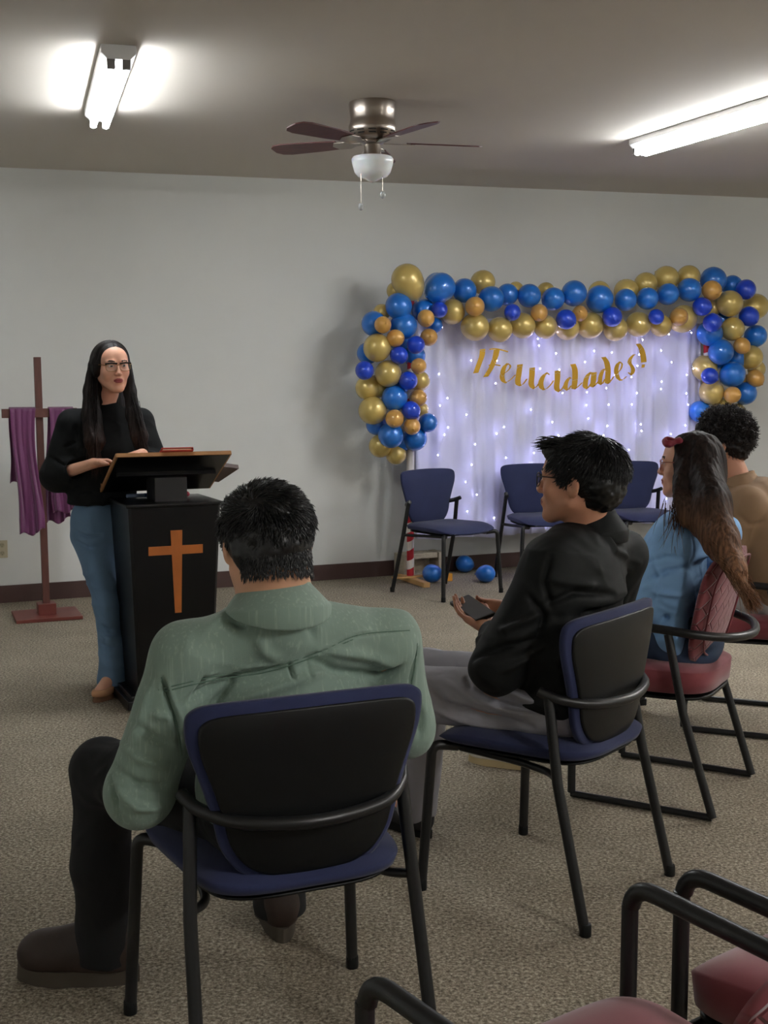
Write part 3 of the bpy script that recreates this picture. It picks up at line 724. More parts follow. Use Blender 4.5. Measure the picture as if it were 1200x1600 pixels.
# front panel overlay (slightly proud, satin) and cross
def front_pt(x, z, off):
    y = -(Db / 2 + (Dt - Db) / 2 * (z - zb) / (zt - zb)) - off
    return Vector((x, y, z))
mb = MB()
for (x0, x1, x2, x3, z0, z1) in ((-.016, .016, .026, -.022, .40, .815),):
    pass
def slab_front(poly, o0, o1):
    V = [front_pt(x, z, o0) for x, z in poly] + [front_pt(x, z, o1) for x, z in poly]; n = len(poly)
    mb.add(V, [tuple(range(n)), tuple(range(n, 2 * n))[::-1]] + [(i, (i + 1) % n, (i + 1) % n + n, i + n) for i in range(n)])
slab_front([(-.006, .435), (.024, .435), (.030, .815), (-.024, .815)], -.001, .004)
slab_front([(-.125, .705), (.125, .705), (.125, .745), (-.125, .745)], -.001, .0045)
mb.build('cross_inlay', M_ORANGEWOOD, LE)
mb = MB(); mb.box((0, 0, .931), (.45, .425, .016)); mb.build('top_slab', M_LECT, LE, bevel=.005)
mb = MB(); mb.box((.005, -.03, .99), (.15, .16, .115)); mb.build('neck_block', mat('dark_grey_lacquer', srgb(26, 24, 26), rough=.5), LE, bevel=.003)
# reading board
bd = Vector((-1.18, 5.50, 1.163)); p0 = aty(182, 710, 5.5); rB_ = Matrix.Rotation(WALL_YAW, 3, 'Z')
loc0 = rB_.transposed() @ (p0 - lc)     # front-left upper corner in lectern frame
bw, bdp, drop = .522, .36, .185
e1 = Vector((1, 0, 0)); e2 = Vector((0, bdp, -drop)).normalized(); e3 = e1.cross(e2); Lb = math.hypot(bdp, drop)
def bpt(a, b, c): return loc0 + e1 * a + e2 * b + e3 * c
def bbox3(a0, a1, b0, b1, c0, c1):
    V = [bpt(a, b, c) for c in (c0, c1) for a, b in ((a0, b0), (a1, b0), (a1, b1), (a0, b1))]
    return V, [(3, 2, 1, 0), (4, 5, 6, 7), (0, 1, 5, 4), (1, 2, 6, 5), (2, 3, 7, 6), (3, 0, 4, 7)]
mb = MB(); mb.add(*bbox3(.004, bw - .004, .004, Lb - .004, -.016, -.002)); brd = mb.build('reading_board', M_LECT, LE)
mb = MB()
for a in ((0, bw, -.002, .008), (0, bw, Lb - .012, Lb)): mb.add(*bbox3(a[0], a[1], a[2], a[3], -.014, .004))
for a in ((-.004, .006, 0, Lb), (bw - .006, bw + .004, 0, Lb)): mb.add(*bbox3(a[0], a[1], a[2], a[3], -.014, .004))
mb.add(*bbox3(0, bw, 0, Lb, -.002, .002))
mb.build('oak_trim', M_OAK, brd)
mb = MB(); mb.add(*bbox3(.03, bw - .03, .17, .19, -.035, -.016)); mb.build('batten', M_LECT, brd)
mb = MB(); mb.add(*bbox3(0.0, bw, Lb - .01, Lb + .004, 0.0, .03)); mb.build('book_ledge', M_OAK, brd)
# book, papers, pen
def L2W(v): return lc + rB_ @ v
def thing_on_board(nm, label, cat, a0, a1, b0, b1, c0, c1, mats, pagemat=None, skew=0):
    V, Fc = bbox3(a0, a1, b0, b1, c0, c1); cen = sum(V, Vector()) / 8
    if skew:
        V = [cen + Matrix.Rotation(skew, 3, e3) @ (v - cen) for v in V]
    base = L2W(cen); e = empty(nm, base, 0, label, cat)
    cv = MB(); shr = lambda k, z: [cen + (v - cen) * 1 + e3 * z for v in V]
    h = (c1 - c0)
    lo = [v for v in V[:4]]; hi = [v for v in V[4:]]
    def slabz(z0, z1, s=1.0):
        cc = sum(lo, Vector()) / 4
        A = [cc + (v - cc) * s + e3 * z0 for v in lo]; B = [cc + (v - cc) * s + e3 * z1 for v in lo]
        return [L2W(v) - base for v in A + B]
    cv.add(slabz(0, .003), Fc); cv.add(slabz(h - .003, h), Fc)
    cv.build('cover', mats, e)
    V4 = slabz(0, h); sp_ = MB()
    for i, j in ((1, 2), (0, 1)):
        A = [V4[i], V4[j], V4[j + 4], V4[i + 4]]; cc = sum(V4, Vector()) / 8; B = [v + (cc - v) * .025 for v in A]
        if i == 1 or not 'red' in nm: sp_.add(A + B, [(0, 1, 2, 3), (7, 6, 5, 4), (0, 4, 5, 1), (1, 5, 6, 2), (2, 6, 7, 3), (3, 7, 4, 0)])
    sp_.build('spine', mats, e)
    if pagemat: pg = MB(); pg.add(slabz(.003, h - .003, .90), Fc); pg.build('pages', pagemat, e)
    return e
M_PAGE = mat('paper_pages', srgb(214, 202, 170), rough=.8)
thing_on_board('red_book', 'red-covered book lying on the upper part of the lectern board', 'book', .20, .345, -.02, .16, .003, .018, mat('red_cover', srgb(190, 62, 48), rough=.5), M_PAGE)
thing_on_board('brown_book', 'brown leather book sticking out over the right edge of the lectern board', 'book', .37, .60, .17, .34, .004, .024, mat('brown_leather', srgb(70, 44, 38), rough=.5), M_PAGE, skew=.35)
pz = .942
def on_top(x, y, z=pz): return aty(x, y, lc.y)
pm = L2W(Vector((-.10, .10, pz))); t = empty('marker_pen', pm, .5, 'blue and white marker lying on top of the lectern body under the board', 'pen')
mb = MB(); mb.tube([(-.055, 0, .009), (.03, 0, .009)], .009, 12); mb.build('barrel', mat('pen_white_blue', srgb(120, 135, 165), rough=.4), t, smooth=True)
mb = MB(); mb.tube([(.03, 0, .009), (.07, 0, .009)], .0097, 12); mb.build('cap', mat('pen_cap', srgb(60, 80, 125), rough=.4), t, smooth=True)
pm = L2W(Vector((.125, .06, pz))); mb = MB(); mb.lathe([(.006, 0), (.012, .006), (.013, .013), (.009, .02), (.002, .024)], n=16)
o = mb.build('candy', mat('pink_wrap', srgb(170, 60, 80), rough=.4), smooth=True); o.location = pm; tag(o, 'small pink wrapped sweet on top of the lectern beside its neck', 'sweet')

# ------------------------------------------------------------------ wooden cross stand with purple cloth
cx = Vector((-2.128, 7.76, 0))
CS = empty('cross_stand', cx, WALL_YAW - .05, 'tall thin dark red wooden cross on a square base at the left', 'cross')
mb = MB(); mb.box((0, 0, .012), (.40, .36, .02)); mb.build('base_board', M_BASERED, CS, bevel=.002)
mb = MB(); mb.box((0, 0, .055), (.11, .11, .07)); mb.build('socket_block', M_BASERED, CS, bevel=.003)
topz_c = aty(58, 558, cx.y).z
mb = MB(); pxoff = aty(58, 558, cx.y).x - cx.x
V = []; mb.box((0, 0, (topz_c + .05) / 2), (.042, .042, topz_c - .05)); po = mb.build('upright', M_WOODRED, CS, bevel=.002)
CS.rotation_euler = (0, -.008, WALL_YAW - .05)
zb_ = aty(60, 645, cx.y).z
mb = MB(); mb.box((0, -.03, zb_), (.45, .032, .055)); mb.build('crossbar', M_WOODRED, CS, bevel=.002)
def drape(s0, s1, zf, zr, label, seed):
    """cloth folded over the bar: front fall to zf, rear fall to zr, gathered"""
    rg = np.random.default_rng(seed); ph = rg.uniform(0, 6.28, 6); nu, nv = 60, 60; V = []
    t = empty('purple_cloth', (cx.x, cx.y, zb_), 0, label, 'cloth')
    Rz = Matrix.Rotation(WALL_YAW - .05, 3, 'Z')
    top = zb_ + .028 + .006
    for (nm, zend, side) in (('front_fall', zf, -1), ('rear_fall', zr, 1)):
        V = []
        for j in range(nv + 1):
            v = j / nv
            for i in range(nu + 1):
                u_ = i / nu; x = s0 + (s1 - s0) * u_
                if v < .08:
                    a = v / .08 * math.pi / 2; yy = side * (.024 * math.sin(a)); z = top - .012 * (1 - math.cos(a))
                else:
                    q = (v - .08) / .92; yy = side * .026; z = top - .012 - (top - .012 - zend) * q
                q = max(0, (v - .05)); am = .004 + .014 * min(1, q * 1.6)
                fold = math.sin(u_ * 9 + ph[0] + 1.3 * math.sin(q * 2 + ph[1])) * am + .5 * am * math.sin(u_ * 19 + ph[2] + q * 2)
                yy += side * (abs(fold) + .3 * fold + .004) + (-.03 if side < 0 or side > 0 else 0) * 1.0
                xx = x + .012 * math.sin(q * 5 + ph[3]) - (u_ - .5) * .025 * math.sin(min(1, q * 1.2) * math.pi) + (.02 * q * (1 if side < 0 else -1))
                ze = z + (.022 * math.sin(u_ * 8 + ph[4]) * q ** 6) + .03 * (u_ - .5) * q
                V.append(Rz @ Vector((xx, yy, 0)) + Vector((0, 0, ze - zb_)))
        Fc = [(j * (nu + 1) + i, (j + 1) * (nu + 1) + i, (j + 1) * (nu + 1) + i + 1, j * (nu + 1) + i + 1) for j in range(nv) for i in range(nu)]
        o = link(nm, frm(V, Fc), M_PURPLE, t); md = o.modifiers.new('s', 'SOLIDIFY'); md.thickness = .003
drape(-.185, -.03, aty(45, 832, 7.7).z, aty(30, 752, 7.8).z, 'purple satin cloth hanging over the left arm of the wooden cross', 3)
drape(.03, .18, aty(95, 800, 7.7).z, aty(95, 815, 7.8).z, 'purple satin cloth hanging over the right arm of the wooden cross, partly behind the woman', 5)

# ================================================================== people: implicit-surface sculpting
def _lat(n, seed):
    return np.random.default_rng(seed).random((n, n, n)).astype(np.float32)
_LT = _lat(32, 11)
def vnoise(P):
    """value noise, P (n,3) -> about -1..1"""
    i = np.floor(P).astype(int); f = P - i; f = f * f * (3 - 2 * f); out = 0
    for a in (0, 1):
        for b in (0, 1):
            for c in (0, 1):
                wgt = (f[:, 0] if a else 1 - f[:, 0]) * (f[:, 1] if b else 1 - f[:, 1]) * (f[:, 2] if c else 1 - f[:, 2])
                out = out + wgt * _LT[(i[:, 0] + a) % 32, (i[:, 1] + b) % 32, (i[:, 2] + c) % 32]
    return out * 2 - 1
def A3(v): return np.array(tuple(v), dtype=np.float64)
class Sdf:
    def __init__(s, lo, hi, h):
        s.lo = A3(lo); s.h = h; s.n = np.maximum(np.ceil((A3(hi) - s.lo) / h).astype(int) + 1, 4)
        s.F = np.full(s.n, .3, np.float32)
    def _sl(s, lo, hi):
        a = np.clip(np.floor((lo - s.lo) / s.h).astype(int), 0, s.n); b = np.clip(np.ceil((hi - s.lo) / s.h).astype(int) + 1, 0, s.n)
        if np.any(b - a < 1): return None
        g = [s.lo[k] + s.h * np.arange(a[k], b[k]) for k in range(3)]
        return (slice(a[0], b[0]), slice(a[1], b[1]), slice(a[2], b[2])), g
    def _put(s, fn, lo, hi, k, op):
        m = .05 + k
        r = s._sl(lo - m, hi + m)
        if r is None: return s
        sl, g = r; X = g[0][:, None, None]; Y = g[1][None, :, None]; Z = g[2][None, None, :]
        d = fn(X, Y, Z).astype(np.float32); a = s.F[sl]
        if op == 'sub': d = -d; a = -a; d, a = d, a
        if op == 'add':
            if k > 0:
                hh = np.clip(.5 + .5 * (a - d) / k, 0, 1); s.F[sl] = a + (d - a) * hh - k * hh * (1 - hh)
            else: s.F[sl] = np.minimum(a, d)
        else:  # a = -F, d = -D ; result F = max(F, -D)
            F_ = -a; D_ = d
            if k > 0:
                hh = np.clip(.5 - .5 * (F_ - D_) / k, 0, 1); s.F[sl] = F_ + (D_ - F_) * hh + k * hh * (1 - hh)
            else: s.F[sl] = np.maximum(F_, D_)
        return s
    def rc(s, a, b, ra, rb=None, k=.02, op='add', fl=None):
        """round cone; fl=(axis, factor) flattens distances along axis"""
        a = A3(a); b = A3(b); rb = ra if rb is None else rb; ba = b - a; L2 = max((ba ** 2).sum(), 1e-9)
        def fn(X, Y, Z):
            px, py, pz = X - a[0], Y - a[1], Z - a[2]
            t = np.clip((px * ba[0] + py * ba[1] + pz * ba[2]) / L2, 0, 1)
            qx, qy, qz = px - t * ba[0], py - t * ba[1], pz - t * ba[2]
            d2 = qx * qx + qy * qy + qz * qz
            if fl is not None:
                ax = A3(fl[0]); dd = qx * ax[0] + qy * ax[1] + qz * ax[2]; d2 = d2 + (fl[1] ** 2 - 1) * dd * dd
            return np.sqrt(d2) - (ra + (rb - ra) * t)
        rm = max(ra, rb); return s._put(fn, np.minimum(a, b) - rm, np.maximum(a, b) + rm, k, op)
    def ell(s, c, r, R=None, k=.02, op='add'):
        c = A3(c); r = A3(r); R = np.array(R if R is not None else Matrix.Identity(3))
        def fn(X, Y, Z):
            px, py, pz = X - c[0], Y - c[1], Z - c[2]
            u = [(px * R[0][i] + py * R[1][i] + pz * R[2][i]) for i in range(3)]
            k0 = np.sqrt(sum((u[i] / r[i]) ** 2 for i in range(3))); k1 = np.sqrt(sum((u[i] / r[i] ** 2) ** 2 for i in range(3)))
            return k0 * (k0 - 1) / np.maximum(k1, 1e-6)
        e = np.sqrt(sum((R[:, i] * r[i]) ** 2 for i in range(3)))
        return s._put(fn, c - e, c + e, k, op)
    def box(s, c, d, R=None, rr=.004, k=.0, op='add'):
        c = A3(c); hd = A3(d) / 2 - rr; R = np.array(R if R is not None else Matrix.Identity(3))
        def fn(X, Y, Z):
            px, py, pz = X - c[0], Y - c[1], Z - c[2]
            q = [np.abs(px * R[0][i] + py * R[1][i] + pz * R[2][i]) - hd[i] for i in range(3)]
            return np.sqrt(sum(np.maximum(v, 0) ** 2 for v in q)) + np.minimum(np.maximum(np.maximum(q[0], q[1]), q[2]), 0) - rr
        e = np.abs(R) @ (A3(d) / 2); return s._put(fn, c - e, c + e, k, op)
    def cut(s, p, n, k=.006):
        """keep the side the normal points AWAY from"""
        p = A3(p); n = A3(Vector(n).normalized()); g = [s.lo[i] + s.h * np.arange(s.n[i]) for i in range(3)]
        d = ((g[0][:, None, None] - p[0]) * n[0] + (g[1][None, :, None] - p[1]) * n[1] + (g[2][None, None, :] - p[2]) * n[2]).astype(np.float32)
        hh = np.clip(.5 - .5 * (s.F - d) / k, 0, 1); s.F = s.F + (d - s.F) * hh + k * hh * (1 - hh); return s
    def mesh(s):
        F = s.F; F[0] = F[-1] = .1; F[:, 0] = F[:, -1] = .1; F[:, :, 0] = F[:, :, -1] = .1
        I = F < 0; n = s.n
        c = np.zeros(n - 1, np.int8)
        offs = [(a, b, d) for a in (0, 1) for b in (0, 1) for d in (0, 1)]
        for a, b, d in offs: c += I[a:n[0] - 1 + a, b:n[1] - 1 + b, d:n[2] - 1 + d]
        cells = np.argwhere((c > 0) & (c < 8)); ids = np.full(n - 1, -1, np.int32); ids[tuple(cells.T)] = np.arange(len(cells))
        V8 = np.stack([F[cells[:, 0] + a, cells[:, 1] + b, cells[:, 2] + d] for a, b, d in offs], 1)
        O = np.array(offs, float); acc = np.zeros((len(cells), 3)); cn = np.zeros(len(cells))
        for i in range(8):
            for j in range(i + 1, 8):
                if np.abs(O[i] - O[j]).sum() != 1: continue
                a, b = V8[:, i], V8[:, j]; m = (a < 0) != (b < 0); t = np.where(m, a / np.where(m, a - b, 1), 0)
                acc += m[:, None] * (O[i] + (O[j] - O[i]) * t[:, None]); cn += m
        V = s.lo + s.h * (cells + acc / cn[:, None]); Q = []
        for ax in range(3):
            b_, c_ = [(1, 2), (2, 0), (0, 1)][ax]
            sl0 = [slice(None)] * 3; sl1 = [slice(None)] * 3; sl0[ax] = slice(0, -1); sl1[ax] = slice(1, None)
            A = I[tuple(sl0)]; B = I[tuple(sl1)]; E = np.argwhere(A != B)
            ok = (E[:, b_] > 0) & (E[:, c_] > 0) & (E[:, b_] < n[b_] - 1) & (E[:, c_] < n[c_] - 1); E = E[ok]
            def cid(db, dc):
                e = E.copy(); e[:, b_] += db; e[:, c_] += dc; return ids[e[:, 0], e[:, 1], e[:, 2]]
            q = np.stack([cid(-1, -1), cid(0, -1), cid(0, 0), cid(-1, 0)], 1)
            fl = ~A[tuple(E.T)]; q[fl] = q[fl][:, ::-1]; Q.append(q)
        return V, np.concatenate(Q)
def vnormals(V, Q):
    fn = np.cross(V[Q[:, 2]] - V[Q[:, 0]], V[Q[:, 3]] - V[Q[:, 1]]); N = np.zeros_like(V)
    for k in range(4): np.add.at(N, Q[:, k], fn)
    return N / np.maximum(np.linalg.norm(N, axis=1, keepdims=True), 1e-12)
def relax(V, Q, it=1, lam=.5):
    for _ in range(it):
        S = np.zeros_like(V); c = np.zeros(len(V))
        for k in range(4):
            a = Q[:, k]; b = Q[:, (k + 1) % 4]; np.add.at(S, a, V[b]); np.add.at(c, a, 1); np.add.at(S, b, V[a]); np.add.at(c, b, 1)
        V = V + lam * (S / np.maximum(c, 1)[:, None] - V)
    return V
def crease(V, N, folds):
    """folds: (polyline world points, width, amplitude) displaced along the normal"""
    D = np.zeros(len(V))
    for P, wd, amp in folds:
        P = np.array([tuple(p) for p in P]); best = np.full(len(V), 9.0); tt = np.zeros(len(V)); m = len(P) - 1
        box = np.all((V > P.min(0) - 3 * wd) & (V < P.max(0) + 3 * wd), axis=1); idx = np.where(box)[0]
        if not len(idx): continue
        X = V[idx]; bd = np.full(len(idx), 9.0); bt = np.zeros(len(idx))
        for i in range(m):
            a, b = P[i], P[i + 1]; ba = b - a; t = np.clip(((X - a) @ ba) / max((ba ** 2).sum(), 1e-12), 0, 1)
            d = np.linalg.norm(X - a - t[:, None] * ba, axis=1); k = d < bd; bd = np.where(k, d, bd); bt = np.where(k, (i + t) / m, bt)
        env = np.clip(np.minimum(bt, 1 - bt) * 5, 0, 1) if amp < 10 else 1
        D[idx] += 2.1 * amp * np.exp(-(bd / wd) ** 2) * (.25 + .75 * env)
    return V + N * D[:, None]
def np_mesh(name, V, Q, mats, parent, origin, mi=None):
    me = bpy.data.meshes.new(name); V = V - A3(origin)
    me.vertices.add(len(V)); me.vertices.foreach_set('co', V.astype(np.float32).ravel())
    k = Q.shape[1]
    me.loops.add(len(Q) * k); me.loops.foreach_set('vertex_index', Q.astype(np.int32).ravel())
    me.polygons.add(len(Q)); me.polygons.foreach_set('loop_start', np.arange(len(Q), dtype=np.int32) * k)
    try: me.polygons.foreach_set('loop_total', np.full(len(Q), k, dtype=np.int32))
    except Exception: pass
    me.update(calc_edges=True)
    me.validate()
    o = link(name, me, mats, parent, True)
    if mi is not None: me.polygons.foreach_set('material_index', mi.astype(np.int32))
    return o
def hits(V, Q, pts):
    """photo pixels -> points on this surface as the photograph sees it"""
    bvh = BVHTree.FromPolygons([tuple(v) for v in V], [tuple(int(i) for i in q) for q in Q]); out = []
    for x, y in pts:
        r = ray(x, y).normalized(); h_ = bvh.ray_cast(Vector((0, 0, CAM_H)), r)
        if h_[0] is not None: out.append(h_[0])
    return out
def strands(name, roots, dirs, lens, seg, r0, curl, grav, mats, parent, origin, seed=0, sides=3, attract=None):
    """many thin tapered locks as one mesh"""
    rg = np.random.default_rng(seed); n = len(roots); P = roots.copy(); D = dirs / np.linalg.norm(dirs, axis=1, keepdims=True)
    pts = [P.copy()]; L = lens / seg; ph = rg.uniform(0, 6.28, (n, 3)); fr = rg.uniform(.8, 1.3, (n, 1))
    side = np.cross(D, rg.normal(size=(n, 3))); side /= np.linalg.norm(side, axis=1, keepdims=True); up = np.cross(D, side)
    for k in range(seg):
        t = (k + 1) / seg
        a = ph[:, :1] + fr * k * curl[1]
        D2 = D + curl[0] * (side * np.cos(a) + up * np.sin(a)) + np.array([0, 0, -1.0]) * grav * t
        D2 /= np.linalg.norm(D2, axis=1, keepdims=True); P = P + D2 * L[:, None]
        if attract is not None: P = attract(P, t)
        pts.append(P.copy())
    pts = np.stack(pts, 1); T = np.diff(pts, axis=1); T = np.concatenate([T, T[:, -1:]], 1); T /= np.maximum(np.linalg.norm(T, axis=2, keepdims=True), 1e-9)
    ref = rg.normal(size=(n, 1, 3)); A = np.cross(T, ref); A /= np.maximum(np.linalg.norm(A, axis=2, keepdims=True), 1e-9); B = np.cross(T, A)
    m = seg + 1; rad = r0 * (1 - (np.arange(m) / seg) ** 2 * .85)[None, :, None] * rg.uniform(.7, 1.3, (n, 1, 1))
    VV = []
    for q in range(sides):
        a = 2 * math.pi * q / sides; VV.append(pts + (A * math.cos(a) + B * math.sin(a)) * rad)
    V = np.stack(VV, 2).reshape(-1, 3)     # n, m, sides
    base = (np.arange(n) * m * sides)[:, None, None]; k = (np.arange(seg) * sides)[None, :, None]; q = np.arange(sides)[None, None, :]; q2 = (q + 1) % sides
    F4 = np.stack([base + k + q, base + k + q2, base + k + sides + q2, base + k + sides + q], -1).reshape(-1, 4)
    return np_mesh(name, V, F4, mats, parent, origin)
def frame_from(fwd, up=(0, 0, 1), roll=0):
    f = Vector(fwd).normalized(); u = Vector(up); r = f.cross(u).normalized(); u = r.cross(f).normalized()
    M = Matrix((r, f, u)).transposed()          # columns: right, forward, up
    return M @ Matrix.Rotation(roll, 3, 'Y')

SK = dict()
def skin(name, c, lip):
    return [mat(name, c, rough=.5, sss=.12, noise=(14, .05)), mat(name + '_lip', lip, rough=.45, sss=.1), mat('eye_white', srgb(196, 186, 178), rough=.3), mat('iris_brown', srgb(30, 18, 12), rough=.15), mat('eyebrow_dark', srgb(28, 20, 18), rough=.8)]

def head_sdf(S, C, R, g=1.0, jaw=1.0):
    """C centre, R columns right/forward/up, g scale"""
    P = lambda x, y, z: Vector(C) + R @ Vector((x * g, y * g, z * g))
    S.ell(P(0, -.022, .030), (.074 * g, .094 * g, .084 * g), R, k=.02)
    S.ell(P(0, .028, -.018), (.063 * g, .060 * g, .085 * g), R, k=.03)
    S.ell(P(0, .045, .045), (.056 * g, .042 * g, .05 * g), R, k=.03)
    for sx in (-1, 1):
        S.rc(P(sx * .054 * jaw, .0, -.05), P(sx * .016, .066, -.094), .020 * g, .018 * g, k=.03)
        S.ell(P(sx * .040, .058, -.022), (.022 * g, .020 * g, .022 * g), R, k=.025)        # cheek
        S.ell(P(sx * .031, .090, .012), (.018 * g, .012 * g, .012 * g), R, k=.012, op='sub')  # socket
        S.ell(P(sx * .031, .0765, .011), (.0145 * g, .0125 * g, .0125 * g), R, k=.003)       # eyeball
        S.rc(P(sx * .018, .087, .030), P(sx * .046, .076, .030), .008 * g, .006 * g, k=.012)
        S.rc(P(sx * .020, .0875, .0185), P(sx * .043, .0775, .0175), .0035 * g, .003 * g, k=.004)  # lid
        S.ell(P(sx * .083, -.016, -.004), (.0095 * g, .021 * g, .033 * g), R @ Matrix.Rotation(sx * .4, 3, 'Z'), k=.006)
        S.ell(P(sx * .092, -.010, .002), (.006 * g, .011 * g, .019 * g), R @ Matrix.Rotation(sx * .35, 3, 'Z'), k=.004, op='sub')
        S.ell(P(sx * .011, .098, -.028), (.008 * g, .010 * g, .007 * g), R, k=.006)
    S.ell(P(0, .074, -.096), (.020 * g, .016 * g, .014 * g), R, k=.02)
    S.rc(P(0, .084, .016), P(0, .106, -.022), .0075 * g, .0095 * g, k=.010)
    S.ell(P(0, .080, -.058), (.026 * g, .016 * g, .020 * g), R, k=.015)
    S.ell(P(0, .0935, -.0525), (.021 * g, .0075 * g, .0048 * g), R, k=.004)
    S.ell(P(0, .0925, -.0625), (.018 * g, .0080 * g, .0060 * g), R, k=.004)
    S.rc(P(-.020, .0985, -.0570), P(.020, .0985, -.0570), .0022 * g, .0022 * g, k=.003, op='sub')
def head_mi(V, Q, C, R, g=1.0):
    """material per face: 0 skin 1 lip 2 eye 3 iris 4 brow"""
    cen = V[Q].mean(1); L = (cen - A3(C)) @ np.array(R) / g; mi = np.zeros(len(Q), int); x, y, z = L[:, 0], L[:, 1], L[:, 2]
    ax = np.abs(x)
    mi[(y > .084) & ((x / .0225) ** 2 + ((z + .0575) / .0115) ** 2 < 1)] = 1
    e = (y > .07) & (((ax - .031) / .0115) ** 2 + ((z - .0110) / .0046) ** 2 < 1); mi[e] = 2
    mi[(y > .07) & ((ax - .031) ** 2 + ((z - .0112) * 1.15) ** 2 < .0056 ** 2)] = 3
    mi[(y > .06) & (ax > .016) & (ax < .048) & (np.abs(z - .0315 - .004 * np.sin((ax - .016) / .032 * 3)) < .0032)] = 4
    return mi
def hand_sdf(S, W, d, nrm, curl=.5, spread=.0, g=1.0, thumb=.6, left=False, fingers=None):
    """W wrist, d towards knuckles, nrm palm normal (palm side)"""
    d = Vector(d).normalized(); nrm = Vector(nrm); nrm = (nrm - d * nrm.dot(d)).normalized(); t = d.cross(nrm) * (1 if left else -1)   # thumb side
    W = Vector(W); Rm = Matrix((t, d, nrm)).transposed()
    S.ell(W + d * .045 * g, (.038 * g, .050 * g, .015 * g), Rm, k=.012)
    S.rc(W, W + d * .03 * g, .024 * g, .024 * g, k=.02, fl=(nrm, 1.4))
    lens = [(.040, .024, .020), (.045, .028, .021), (.042, .026, .021), (.033, .020, .018)]
    for i in range(4):
        off = .028 - .0185 * i; b = W + d * (.085 - .004 * abs(i - 1)) * g + t * off * g
        S.rc(W + d * .03 * g + t * off * .7 * g, b, .011 * g, .0098 * g, k=.008)
        dd = (d + t * spread * (1.2 - i)).normalized(); ang = 0; c_ = (fingers[i] if fingers else curl)
        r = .0090 if i < 3 else .0078
        for j, Ls in enumerate(lens[i]):
            ang = c_ * (.55 if j == 0 else 1.0)
            ax = dd.cross(nrm).normalized(); dd = Matrix.Rotation(ang, 3, ax) @ dd
            e = b + dd * Ls * g; S.rc(b, e, r * g, (r - .0008) * g, k=.003); b = e; r -= .0008
            nrm2 = ax.cross(dd) * -1
        # fingers keep their own bending plane
    b = W + d * .025 * g + t * .025 * g; dd = (d * .75 + t * .75 + nrm * .35).normalized()
    for Ls, r in ((.040, .0125), (.032, .0105), (.026, .0088)):
        e = b + dd * Ls * g; S.rc(b, e, r * g, (r - .001) * g, k=.008); b = e
        dd = (dd + d * .5 * thumb + nrm * .25 * thumb).normalized()

def pants_sdf(S, hip, knee, ankle, rt=.085, rk=.062, ra=.055, k=.03):
    S.rc(hip, knee, rt, rk, k=k); S.rc(knee, ankle, rk, ra, k=.02)
def shoe_mesh(name, mats, parent, origin, heel, d, L=.28, W=.098, H=.07, sole=.025, high=0.0, anklez=.10):
    """heel point on floor, direction d: upper + sole child"""
    d = Vector((d[0], d[1], 0)).normalized(); r = Vector((d.y, -d.x, 0)); heel = Vector(heel)
    R = Matrix((r, d, Vector((0, 0, 1)))).transposed()
    S = Sdf(heel - Vector((.35, .35, .02)), heel + Vector((.35, .35, .30)), .005)
    B = lambda x, y, z: heel + R @ Vector((x, y, z))
    S.ell(B(0, L * .74, sole + H * .30), (W * .5, L * .25, H * .72), R, k=.02); S.ell(B(0, L * .45, sole + H * .4), (W * .46, L * .30, H * .85), R, k=.03); S.ell(B(0, L * .22, sole + H * .5), (W * .42, L * .21, H * .9), R, k=.03)
    S.rc(B(0, L * .22, sole + H * .6), B(0, L * .2, anklez + high), W * .42, W * .40, k=.03)
    S.cut(B(0, 0, sole), (0, 0, -1), .002); S.cut(B(0, 0, anklez + high), (0, 0, 1), .006)
    V, Q = S.mesh(); V = relax(V, Q, 1); up = np_mesh(name, V, Q, mats[0], parent, origin)
    mb = MB(); ol = []
    for k in range(28):
        a = 2 * math.pi * k / 28; y = math.cos(a); x = math.sin(a)
        wl = W * (.53 if y > 0 else .43) * (1 - .12 * max(0, -y)); ol.append((x * wl, L * .5 + y * L * .5))
    V = [B(x, y, .001) - Vector(origin) for x, y in ol] + [B(x * .98, y * .99, sole + .004) - Vector(origin) for x, y in ol]
    n = len(ol); mb.add(V, [tuple(range(n)), tuple(range(n, 2 * n))[::-1]] + [(i, (i + 1) % n, (i + 1) % n + n, i + n) for i in range(n)])
    mb.build('shoe_sole', mats[1], up, smooth=True)
    return up
